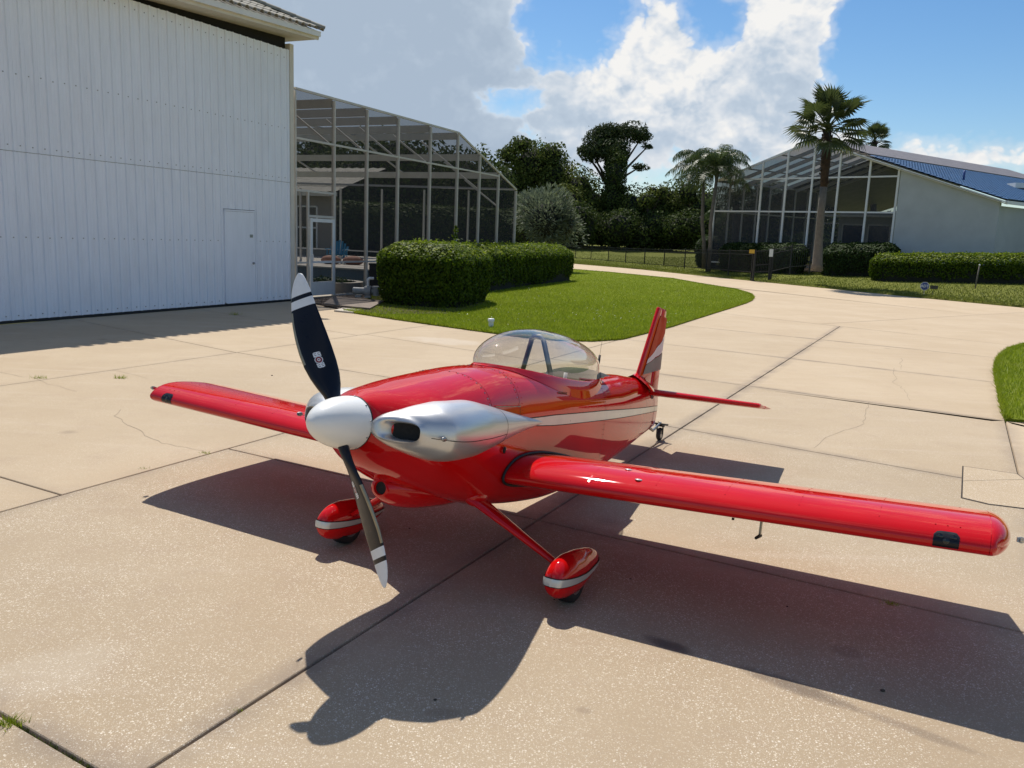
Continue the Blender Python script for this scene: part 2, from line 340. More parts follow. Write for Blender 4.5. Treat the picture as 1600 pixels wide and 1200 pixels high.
MAT['grass'] = mat_grass('lawn_turf', (.185, .235, .012), (.235, .275, .016), (.120, .155, .010))
MAT['grass_far'] = mat_grass('far_turf', (.140, .160, .022), (.190, .195, .034), (.110, .122, .022))
def mat_water():
    m, N, out = new_mat('pool_water'); b = principled(N, out, Base_Color=(.012, .06, .085), Roughness=.04)
    tc = N.node('ShaderNodeNewGeometry').outputs['Position']
    bp = N.node('ShaderNodeBump', {'Height': N.noise(tc, 5, 3, .5), 'Strength': .15, 'Distance': .02}); N.put(b.inputs['Normal'], bp.outputs[0]); return m
MAT['water'] = mat_water()
def mat_pooltile():
    m, N, out = new_mat('blue_pool_tile'); geo = N.node('ShaderNodeTexCoord').outputs['Object']
    br = N.node('ShaderNodeTexBrick', {'Vector': geo, 'Color1': (.012, .045, .085, 1), 'Color2': (.02, .065, .11, 1), 'Mortar': (.05, .08, .10, 1), 'Scale': 3.0, 'Mortar Size': .012, 'Brick Width': .45, 'Row Height': .45}); br.offset = 0
    principled(N, out, Base_Color=br.outputs[0], Roughness=.2); return m
MAT['pooltile'] = mat_pooltile()

# ------------------------------------------------------------------ mesh helpers
def link(name, me, parent=None):
    o = bpy.data.objects.new(name, me); COL.objects.link(o)
    if parent is not None: o.parent = parent
    return o
def tag(o, label=None, cat=None, group=None, kind=None):
    if label: o['label'] = label
    if cat: o['category'] = cat
    if group: o['group'] = group
    if kind: o['kind'] = kind
    return o
def empty(name, loc=(0, 0, 0), label=None, cat=None, group=None):
    o = bpy.data.objects.new(name, None); COL.objects.link(o); o.location = tuple(loc); o.empty_display_size = .2
    return tag(o, label, cat, group)
class MB:
    """collects vertices and faces in world or local coordinates"""
    def __init__(s): s.v = []; s.f = []; s.mi = []
    def add(s, vs, fs, mi=0):
        k = len(s.v); s.v += [tuple(map(float, p)) for p in vs]; s.f += [tuple(i + k for i in f) for f in fs]; s.mi += [mi] * len(fs); return s
    def box(s, c, size, ax=None, mi=0):
        X, Y, Z = ax if ax is not None else (np.array([1., 0, 0]), np.array([0, 1., 0]), np.array([0, 0, 1.]))
        c = np.asarray(c, float); a, b, d = [v / 2 for v in size]
        vs = [c + X * a * i + Y * b * j + Z * d * k for i in (-1, 1) for j in (-1, 1) for k in (-1, 1)]
        return s.add(vs, [(0, 1, 3, 2), (4, 6, 7, 5), (0, 4, 5, 1), (2, 3, 7, 6), (0, 2, 6, 4), (1, 5, 7, 3)], mi)
    def bar(s, p, q, w, h=None, up=(0, 0, 1), mi=0):
        p, q = np.asarray(p, float), np.asarray(q, float); d = q - p; L = np.linalg.norm(d); d = d / L
        u = np.asarray(up, float)
        if abs(d @ u) > .98: u = np.array([1., 0, 0])
        y = np.cross(u, d); y /= np.linalg.norm(y); z = np.cross(d, y)
        return s.box((p + q) / 2, (L, w, h or w), (d, y, z), mi)
    def tube(s, pts, rad, n=10, caps=True, mi=0):
        pts = [np.asarray(p, float) for p in pts]; rad = rad if hasattr(rad, '__len__') else [rad] * len(pts)
        t0 = pts[1] - pts[0]; u = np.array([0, 0, 1.]) if abs(t0[2]) < .9 * np.linalg.norm(t0) else np.array([1., 0, 0])
        rings = []
        for i, p in enumerate(pts):
            t = pts[min(i + 1, len(pts) - 1)] - pts[max(i - 1, 0)]; t = t / np.linalg.norm(t)
            a = np.cross(t, u); a /= np.linalg.norm(a); b = np.cross(a, t); u = b
            rings.append([p + rad[i] * (math.cos(2 * math.pi * k / n) * a + math.sin(2 * math.pi * k / n) * b) for k in range(n)])
        return s.loft(rings, True, caps, mi)
    def loft(s, rings, closed=True, caps=True, mi=0):
        n = len(rings[0]); k0 = len(s.v)
        for r in rings: s.v += [tuple(map(float, p)) for p in r]
        for i in range(len(rings) - 1):
            for j in range(n if closed else n - 1):
                j2 = (j + 1) % n; s.f.append((k0 + i * n + j, k0 + i * n + j2, k0 + (i + 1) * n + j2, k0 + (i + 1) * n + j)); s.mi.append(mi)
        if caps and closed:
            s.f.append(tuple(k0 + j for j in reversed(range(n)))); s.mi.append(mi)
            s.f.append(tuple(k0 + (len(rings) - 1) * n + j for j in range(n))); s.mi.append(mi)
        return s
    def prism(s, poly, z0, z1, mi=0):
        return s.loft([[(p[0], p[1], z0) for p in poly], [(p[0], p[1], z1) for p in poly]], True, True, mi)
    def ball(s, c, r, nu=14, nv=8, mi=0):
        c = np.asarray(c, float); r = np.asarray(r if hasattr(r, '__len__') else (r, r, r), float); rings = []
        for i in range(nv + 1):
            a = math.pi * (i + .001) / (nv + .002) - math.pi / 2
            rings.append([c + r * np.array([math.cos(a) * math.cos(2 * math.pi * j / nu), math.cos(a) * math.sin(2 * math.pi * j / nu), math.sin(a)]) for j in range(nu)])
        return s.loft(rings, True, True, mi)
    def mesh(s, name, mats, smooth=False, angle=None):
        me = bpy.data.meshes.new(name); me.from_pydata(s.v, [], s.f)
        for m in (mats if isinstance(mats, (list, tuple)) else [mats]): me.materials.append(MAT[m] if isinstance(m, str) else m)
        me.polygons.foreach_set('material_index', s.mi)
        bm = bmesh.new(); bm.from_mesh(me); bmesh.ops.recalc_face_normals(bm, faces=bm.faces); bm.to_mesh(me); bm.free()
        if smooth:
            me.shade_smooth()
            if angle: me.set_sharp_from_angle(angle=R(angle))
        me.update(); return me
    def build(s, name, mats, parent=None, smooth=False, angle=None): return link(name, s.mesh(name, mats, smooth, angle), parent)
def pchip(xs, ys, x):
    """smooth monotone interpolation"""
    xs = np.asarray(xs, float); ys = np.asarray(ys, float)
    if xs[0] > xs[-1]: xs, ys = xs[::-1], ys[::-1]
    h = np.diff(xs); dl = np.diff(ys) / h; m = np.zeros(len(xs)); m[0], m[-1] = dl[0], dl[-1]
    for i in range(1, len(xs) - 1):
        if dl[i - 1] * dl[i] > 0:
            w1 = 2 * h[i] + h[i - 1]; w2 = h[i] + 2 * h[i - 1]; m[i] = (w1 + w2) / (w1 / dl[i - 1] + w2 / dl[i])
    x = np.clip(x, xs[0], xs[-1]); i = np.clip(np.searchsorted(xs, x, side='right') - 1, 0, len(h) - 1); t = (x - xs[i]) / h[i]
    return (2 * t**3 - 3 * t**2 + 1) * ys[i] + (t**3 - 2 * t**2 + t) * h[i] * m[i] + (-2 * t**3 + 3 * t**2) * ys[i + 1] + (t**3 - t**2) * h[i] * m[i + 1]
def big_mesh(name, verts, nper, mats, rnd=None):
    """many equal polygons with nper corners each, vertices not shared"""
    nv = len(verts); nf = nv // nper
    me = bpy.data.meshes.new(name); me.vertices.add(nv); me.vertices.foreach_set('co', np.asarray(verts, np.float32).ravel())
    me.loops.add(nv); me.loops.foreach_set('vertex_index', np.arange(nv, dtype=np.int32))
    me.polygons.add(nf); me.polygons.foreach_set('loop_start', np.arange(0, nv, nper, dtype=np.int32))
    for m in (mats if isinstance(mats, (list, tuple)) else [mats]): me.materials.append(MAT[m])
    a = me.attributes.new('rnd', 'FLOAT', 'FACE'); a.data.foreach_set('value', (rnd if rnd is not None else RNG.random(nf)).astype(np.float32))
    me.update(calc_edges=True); me.validate(); return me
def norm(v): return v / np.maximum(1e-9, np.linalg.norm(v, axis=-1, keepdims=True))
def leaf_quads(P, Nn, L, W, along=None):
    n = len(P); r = RNG.normal(size=(n, 3)) if along is None else along
    u = norm(r - Nn * np.sum(r * Nn, 1, keepdims=True)); v = np.cross(Nn, u)
    L = np.broadcast_to(np.asarray(L, float), (n,))[:, None]; W = np.broadcast_to(np.asarray(W, float), (n,))[:, None]
    q = np.stack([P - u * L / 2, P + v * W / 2, P + u * L / 2, P - v * W / 2], 1); return q.reshape(-1, 3)

# ------------------------------------------------------------------ terrain, driveway, lawns
def sstep(x, a, b):
    t = np.clip((np.asarray(x, float) - a) / (b - a), 0, 1); return t * t * (3 - 2 * t)
ROAD_FAR = [G(*p)[:2] for p in [(700, 400), (894, 412), (1000, 421), (1100, 431.5), (1275, 449), (1444, 466), (1600, 481), (1800, 504)]]
_ra, _rb = G(1000, 421)[:2], G(1600, 481)[:2]; _rd = (_rb - _ra) / np.linalg.norm(_rb - _ra); _rn = np.array([-_rd[1], _rd[0]])
if _rn[1] < 0: _rn = -_rn
def terr(x, y):
    x = np.asarray(x, float); y = np.asarray(y, float)
    r = np.hypot(x, y); az = np.degrees(np.arctan2(x, np.maximum(y, .01)))
    sd_ = (x - _ra[0]) * _rn[0] + (y - _ra[1]) * _rn[1]
    k = sstep(az, 6, 15) * sstep(y, 5, 20)
    return .85 * sstep(sd_, -1.5, 12) * k + 1.15 * sstep(r, 72, 108) * (1 - k) * sstep(y, 0, 40)
def GT(px, py):
    """the place on the terrain seen at a pixel of the photo"""
    d = ray(px, py); t = 5.0
    while t < 400:
        p = CAM_O + d * t
        if p[2] <= terr(p[0], p[1]): break
        t += .1
    return p
def ground_sheet():
    rs = np.concatenate([np.linspace(0.5, 130, 70), np.geomspace(140, 1500, 18)]); na = 120; V = [(0, 0, -.09)]; F = []
    for r in rs:
        for k in range(na):
            a = 2 * math.pi * k / na; x, y = r * math.sin(a), r * math.cos(a); V.append((x, y, float(terr(x, y)) - .09))
    for k in range(na): F.append((0, 1 + k, 1 + (k + 1) % na))
    for i in range(len(rs) - 1):
        for k in range(na):
            a, b = 1 + i * na + k, 1 + i * na + (k + 1) % na; F.append((a, b, b + na, a + na))
    mb = MB(); mb.add(V, F); o = mb.build('ground', 'grass_far', None, True); o['kind'] = 'structure'
ground_sheet()

HA = G(0, 507); HB = G(460, 470); HD = (HB - HA) / np.linalg.norm(HB - HA); HN = np.array([HD[1], -HD[0], 0]); UZ = np.array([0, 0, 1.])
def HW(s, q, z): return HA + HD * s + HN * q + UZ * z          # along the hangar wall, out of it, up
S0 = float((HB - HA) @ HD)                                       # the hangar's corner, about 7.8
LAWN_EDGE_PX = [(538, 487), (560, 491), (612, 499), (664, 506.5), (717, 514), (769, 521), (820, 528), (870, 532.5), (925, 534), (972, 531), (1000, 524), (1050, 511), (1100, 495), (1140, 482.5), (1165, 474.5), (1175, 470), (1178.5, 466), (1174, 460.5), (1150, 453), (1100, 445), (1050, 436), (1000, 431), (950, 426), (895, 421.5)]
LAWN_EDGE = [G(*p)[:2] for p in LAWN_EDGE_PX]
RLAWN_PX = [(1760, 519), (1680, 527), (1600, 541), (1577, 548), (1563, 558), (1556, 570), (1555, 583), (1558, 603), (1564, 630), (1571, 658)]
RLAWN = [G(*p)[:2] for p in RLAWN_PX]
def outline():
    P = [(-9.5, -9.0), (14.0, -9.0), tuple(G(2000, 760)[:2]), tuple(G(1760, 668)[:2]), tuple(G(1600, 660)[:2])]
    P += [tuple(p) for p in reversed(RLAWN)]
    P += [tuple(p) for p in reversed(ROAD_FAR)]
    P += [tuple(G(760, 414)[:2])]
    P += [tuple(p) for p in reversed(LAWN_EDGE)]
    P += [tuple(HW(S0 + .5, .02, 0)[:2]), tuple(HW(-10, .02, 0)[:2]), (-13.5, 2.0)]
    return P
def driveway():
    root = empty('driveway'); root['kind'] = 'structure'
    poly = outline()
    def new(): 
        bm = bmesh.new(); bm.faces.new([bm.verts.new((p[0], p[1], 0)) for p in poly]); bm.normal_update()
        if bm.faces[:][0].normal.z < 0: bmesh.ops.reverse_faces(bm, faces=bm.faces[:])
        return bm
    b0 = new(); me = bpy.data.meshes.new('joint_bed'); 
    for v in b0.verts: v.co.z = -.022
    bmesh.ops.triangulate(b0, faces=b0.faces[:]); b0.to_mesh(me); b0.free(); me.materials.append(MAT['joint']); o = link('joint_bed', me, root)
    def cut(bm, a, b):
        """two halves: right of a->b, left of a->b"""
        A_, B_ = G(*a), G(*b); d = B_ - A_; nrm = (d[1], -d[0], 0); out = []
        for side in (0, 1):
            c = bm.copy(); bmesh.ops.bisect_plane(c, geom=c.verts[:] + c.edges[:] + c.faces[:], plane_co=tuple(A_), plane_no=nrm, clear_inner=(side == 0), clear_outer=(side == 1)); out.append(c)
        bm.free(); return out
    leaves = []
    def stain(co):
        'the damp stained joints of the photo: the long joint and the near cross joints'
        for a, b, k in (((235, 1200), (1320, 505), 1.0), ((430, 718), (1240, 905), .55), ((0, 1115), (145, 1200), 1.0), ((1056, 668), (1504, 747), .6), ((1571, 657), (1600, 775), .6)):
            A_, B_ = G(*a), G(*b); d = B_ - A_; d /= np.linalg.norm(d); q = np.array([co.x, co.y, 0]) - A_
            if abs(q[0] * d[1] - q[1] * d[0]) < .03: return k
        return .22
    def many(bm, lines, fn, side_cut=0):
        """cut off strips one after another; the right side of each line is kept as a leaf"""
        for k, (a, b) in enumerate(lines):
            r, bm = cut(bm, a, b)          # lines run left to right: right = nearer to the camera
            if side_cut and k < side_cut:
                r, r2 = cut(r, (1600, 775), (1571, 657)); leaves.append((r, (.25, 1.05))); r = r2
            leaves.append((r, fn(k)))
        leaves.append((bm, fn(len(lines))))
    T0 = ((430, 718), (1240, 905)); TM = ((0, 1115), (145, 1200)); T2 = ((1056, 668), (1504, 747)); T3 = ((955, 573.6), (1567, 657)); T4 = ((1036, 537), (1552, 597)); T6 = ((1136, 515.6), (1557, 559)); T5 = ((1134, 490), (1587, 540))
    A_ = ((235, 1200), (1320, 505)); B_ = ((0, 800), (460, 672)); C_ = ((0, 603), (570, 522.5))
    near, far = cut(new(), *T5)
    rB, lB = cut(near, *B_)
    rA, sAB = cut(rB, *A_)
    sp = [1.0, 1.0, .75, .5, .3, .2, .15]
    many(sAB, [TM, T0, T2, T3, T4, T6], lambda k: (sp[k], [.97, 1.0, 1.0, .99, 1.0, .97, 1.0][k]))
    many(rA, [T0, T2, T3, T4, T6], lambda k: ([1.0, .85, .5, .25, .12, .1][k], [1.02, 1.0, 1.0, 1.03, .99, 1.0][k]), 3)
    lC, BC = None, None
    BC, lC = cut(lB, *C_)
    many(BC, [((0, 745), (95, 773)), ((360, 549), (610, 590)), ((503, 512), (680, 539))], lambda k: ([.45, .4, .25, .15][k], [.97, .95, .96, .95][k]))
    many(lC, [((120, 500), (360, 549)), ((328, 486), (455, 507))], lambda k: ([.3, .2, .12][k], [.94, .95, .94][k]))
    far1, far2 = cut(far, (1320, 504), (1600, 488)); leaves.append((far1, (.05, 1.0)))
    many(far2, [((1240, 460), (1600, 499))], lambda k: (.04, [1.0, 1.04][k]))
    for bm, (spk, tone) in leaves:
        if not bm.faces: continue
        bmesh.ops.remove_doubles(bm, verts=bm.verts[:], dist=.002)
        bmesh.ops.dissolve_degenerate(bm, edges=bm.edges[:], dist=.001)
        if not bm.faces: continue
        ring = bmesh.ops.inset_region(bm, faces=bm.faces[:], thickness=.0085, use_even_offset=True, use_boundary=True)['faces']
        for v in {v for f in ring for v in f.verts}:
            if any(len(e.link_faces) == 1 for e in v.link_edges): v.co.z = -.03
        inner = [f for f in bm.faces if f not in set(ring)]
        r2 = bmesh.ops.inset_region(bm, faces=inner, thickness=.004, use_even_offset=True, use_boundary=True)['faces']
        top = [f for f in bm.faces if f not in set(ring) and f not in set(r2)]
        for v in {v for f in top for v in f.verts}: v.co.z = 0.0
        tv = {v for f in top for v in f.verts}
        for f in r2:
            for v in f.verts:
                if v not in tv: v.co.z = -.004
        r3 = bmesh.ops.inset_region(bm, faces=top, thickness=.13, use_even_offset=True, use_boundary=True)['faces']
        core = [f for f in bm.faces if f not in set(ring) and f not in set(r2) and f not in set(r3)]
        cv = {v for f in core for v in f.verts}
        bm.verts.index_update(); vals = [0.0 if v in cv else stain(v.co) for v in bm.verts]
        big = [f for f in bm.faces if len(f.verts) > 4]
        bmesh.ops.triangulate(bm, faces=big)
        me = bpy.data.meshes.new('slab'); bm.to_mesh(me); bm.free()
        at = me.attributes.new('edge', 'FLOAT', 'POINT'); at.data.foreach_set('value', vals[:len(me.vertices)] + [0.0] * (len(me.vertices) - len(vals)))
        me.materials.append(MAT['concrete']); o = link('slab', me, root); o['speckle'] = float(spk); o['tone'] = float(tone) * (1.20 - .31 * min(1.0, float(spk)))
    # the paler repair patch with its own joint
    pp = [G(1505, 729), G(1589, 741), G(1612, 757), G(1602, 795), G(1545, 788), G(1503, 778)]
    for a, b in (([pp[0], pp[1], pp[2] * .55 + pp[1] * .45, (pp[0] + pp[5]) / 2 * 1.0], None), ([(pp[0] + pp[5]) / 2, pp[2] * .55 + pp[1] * .45, pp[2], pp[3], pp[4], pp[5]], None)):
        c = sum(a) / len(a); mb = MB(); q = [c + (v - c) * .985 for v in a]; mb.prism([(v[0], v[1]) for v in q], -.02, .004); o = mb.build('patch', 'concrete', root); o['speckle'] = 1.1; o['tone'] = 1.10; o['label'] = 'paler repair patch cast into the driveway'
    mb = MB(); c = sum(pp) / len(pp); mb.prism([tuple((c + (v - c) * 1.03)[:2]) for v in pp], -.01, .0015); mb.build('patch_joint', 'joint', root)
    # cracks: thin ribbons following the photo
    cr = [[(1397, 575), (1396, 583), (1401, 592), (1396, 597), (1408, 604), (1415, 611), (1418, 618), (1422, 627)], [(1409, 560), (1407, 568), (1408, 578)], [(1359, 628), (1352, 640), (1352, 655), (1345, 665), (1320, 673), (1290, 683), (1272, 700)], [(200, 665), (225, 675), (245, 690), (275, 697), (320, 705)], [(0, 581), (30, 588), (55, 590), (75, 600), (120, 612)], [(175, 578), (200, 583), (230, 592)], [(190, 640), (182, 650), (200, 665)]]
    for c in cr:
        mb = MB(); P = []
        for i in range(len(c) - 1):
            a, b = G(*c[i]), G(*c[i + 1])
            for k in range(3): P.append(a + (b - a) * k / 3 + np.array([RNG.normal() * .012, RNG.normal() * .012, 0]))
        P.append(G(*c[-1]))
        for i in range(len(P) - 1):
            d = P[i + 1] - P[i]; nn = np.array([-d[1], d[0], 0]); nn /= np.linalg.norm(nn) + 1e-9; w = .0022 * (1 - .5 * i / len(P))
            mb.add([P[i] - nn * w + UZ * .0016, P[i] + nn * w + UZ * .0016, P[i + 1] + nn * w + UZ * .0016, P[i + 1] - nn * w + UZ * .0016], [(0, 1, 2, 3)])
        mb.build('crack', 'crack', root)
driveway()

def poly_sheet(name, poly, z, mat, parent=None, skirt=.12, zf=None):
    bm = bmesh.new(); vs = [bm.verts.new((p[0], p[1], z)) for p in poly]; f = bm.faces.new(vs); bm.normal_update()
    if f.normal.z < 0: bmesh.ops.reverse_faces(bm, faces=[f])
    ex = bmesh.ops.extrude_edge_only(bm, edges=bm.edges[:]); 
    for v in [g for g in ex['geom'] if isinstance(g, bmesh.types.BMVert)]: v.co.z = z - skirt
    bmesh.ops.triangulate(bm, faces=[f for f in bm.faces if len(f.verts) > 4])
    me = bpy.data.meshes.new(name); bm.to_mesh(me); bm.free(); me.materials.append(MAT[mat]); return link(name, me, parent)
def in_poly(P, poly):
    poly = np.asarray(poly); x, y = P[:, 0], P[:, 1]; c = np.zeros(len(P), bool); j = len(poly) - 1
    for i in range(len(poly)):
        xi, yi = poly[i]; xj, yj = poly[j]
        with np.errstate(divide='ignore', invalid='ignore'):
            c ^= ((yi > y) != (yj > y)) & (x < (xj - xi) * (y - yi) / (yj - yi) + xi)
        j = i
    return c
def blades(name, P, z, h, w, mat):
    n = len(P); a = RNG.random(n) * 2 * math.pi; t = np.stack([np.cos(a), np.sin(a), np.zeros(n)], 1)
    lean = RNG.normal(size=(n, 2)) * .45; hh = h * (.55 + .75 * RNG.random(n))
    base = np.concatenate([P, np.asarray(z).reshape(-1, 1) * np.ones((n, 1))], 1)
    tip = base + np.concatenate([lean * hh[:, None], hh[:, None]], 1)
    v = np.stack([base - t * w / 2, base + t * w / 2, tip], 1).reshape(-1, 3)
    return big_mesh(name, v, 3, mat)
def edge_points(edge, dens, spread):
    out = []
    for a, b in zip(edge[:-1], edge[1:]):
        a, b = np.asarray(a), np.asarray(b); L = np.linalg.norm(b - a); k = int(L * dens)
        if k == 0: continue
        d = (b - a) / L; nn = np.array([-d[1], d[0]]); t = RNG.random(k)[:, None]
        out.append(a + (b - a) * t + nn * (RNG.random(k)[:, None] - .35) * spread)
    return np.concatenate(out)
NEAR_LAWN = list(LAWN_EDGE) + [HW(S0 + 16, 1.0, 0)[:2], HW(S0 + 14, -.1, 0)[:2], HW(S0 + 3.2, -.02, 0)[:2], G(575, 480)[:2]]
def lawns():
    o = poly_sheet('lawn', NEAR_LAWN, .022, 'grass'); o['kind'] = 'structure'
    lo = np.min(NEAR_LAWN, 0); hi = np.max(NEAR_LAWN, 0)
    P = lo + (hi - lo) * RNG.random((900000, 2)); P = P[in_poly(P, NEAR_LAWN)]
    d = np.hypot(P[:, 0], P[:, 1]); keep = RNG.random(len(P)) < np.clip((17.0 / d) ** 2.0, .12, 1); P = P[keep]
    E = edge_points(LAWN_EDGE, 500, .10); E = E[in_poly(E, [tuple(np.mean(NEAR_LAWN, 0) + (np.asarray(p) - np.mean(NEAR_LAWN, 0)) * 1.003) for p in NEAR_LAWN])]
    P = np.concatenate([P, E])
    me = blades('grass', P, .02, .052, .013, 'blade'); tag(link('grass', me), kind='stuff')
    RL = list(RLAWN) + [G(1600, 660)[:2], G(1760, 668)[:2], G(2100, 650)[:2], G(2100, 520)[:2]]
    o = poly_sheet('lawn', RL, .03, 'grass'); o['kind'] = 'structure'
    lo = np.min(RL, 0); hi = np.max(RL, 0); P = lo + (hi - lo) * RNG.random((260000, 2)); P = P[in_poly(P, RL)]
    cen = np.mean(RL, 0); P = P[np.degrees(np.arctan2(P[:, 0], P[:, 1])) < 36]
    E = edge_points(RLAWN[2:], 700, .08)
    me = blades('grass', np.concatenate([P, E]), .03, .06, .011, 'blade'); tag(link('grass', me), kind='stuff')
    # the lawn beyond the road, following the slope
    mb = MB(); rows = 34; EDGE = []
    for a, b in zip(ROAD_FAR[:-1], ROAD_FAR[1:]):
        for k in range(8): EDGE.append(a + (b - a) * k / 8)
    EDGE.append(ROAD_FAR[-1]); EDGE = [np.array([-30., 95.])] + EDGE + [np.array([60., 18.])]
    ring = []
    for j in range(rows):
        k = (j / (rows - 1)) ** 2 * 190
        ring.append([(e[0] + e[0] / np.hypot(*e) * k, e[1] + e[1] / np.hypot(*e) * k) for e in EDGE])
    rr = [[(x, y, .05 + float(terr(x, y))) for x, y in r] for r in ring]
    rr = [[(x, y, -.05) for x, y, z in rr[0]]] + rr
    mb.loft(rr, False, False); o = mb.build('far_lawn', 'grass_far', None, True); o['kind'] = 'structure'
    P = []
    for i in range(60000):
        i0 = RNG.integers(1, len(EDGE) - 2); e = EDGE[i0] + (EDGE[i0 + 1] - EDGE[i0]) * RNG.random(); k = RNG.random() ** 1.6 * 26; r = np.hypot(*e); P.append(e * (1 + k / r))
    P = np.array(P); me = blades('grass', P, terr(P[:, 0], P[:, 1]) + .05, .075, .035, 'blade_far'); tag(link('grass', me), kind='stuff')
lawns()
def lawn_specks():
    Q = []
    for cx, cy, sx, sy, n in ((960, 492, 60, 7, 50), (905, 470, 110, 16, 26), (1010, 505, 40, 6, 18), (800, 503, 50, 8, 10), (1060, 470, 70, 10, 10), (840, 480, 60, 12, 9)):
        for k in range(n): Q.append(G(cx + RNG.normal() * sx, cy + RNG.normal() * sy)[:2])
    Q = np.array(Q); Q = Q[in_poly(Q, NEAR_LAWN)]; n = len(Q)
    v = leaf_quads(np.c_[Q, .065 + .02 * RNG.random(n)], norm(RNG.normal(size=(n, 3)) * .4 + (0, -.4, 1.)), .016 + .012 * RNG.random(n), .013)
    tag(link('white_specks', big_mesh('white_specks', v, 4, 'tipwhite')), kind='stuff')  # small pale quads scattered over the grass
lawn_specks()
def small_beds():
    P = [HW(S0 + .1, .05, 0), G(505, 478), G(540, 486.5), G(600, 493), G(700, 492), G(752, 478), G(760, 465), HW(S0 + 9, -.05, 0), HW(S0 + .4, -.05, 0)]
    o = poly_sheet('mulch_bed', [p[:2] for p in P], .034, 'mulch'); o['kind'] = 'structure'
    # loose wood chips lying on the bed
    lo = np.min([p[:2] for p in P], 0); hi = np.max([p[:2] for p in P], 0); Q = lo + (hi - lo) * RNG.random((9000, 2)); Q = Q[in_poly(Q, [p[:2] for p in P])]
    n = len(Q); Nn = norm(np.stack([RNG.normal(size=n) * .5, RNG.normal(size=n) * .5, np.ones(n)], 1))
    v = leaf_quads(np.c_[Q, np.full(n, .045)], Nn, .05, .02); tag(link('wood_chips', big_mesh('wood_chips', v, 4, 'sand')), kind='stuff')
small_beds()

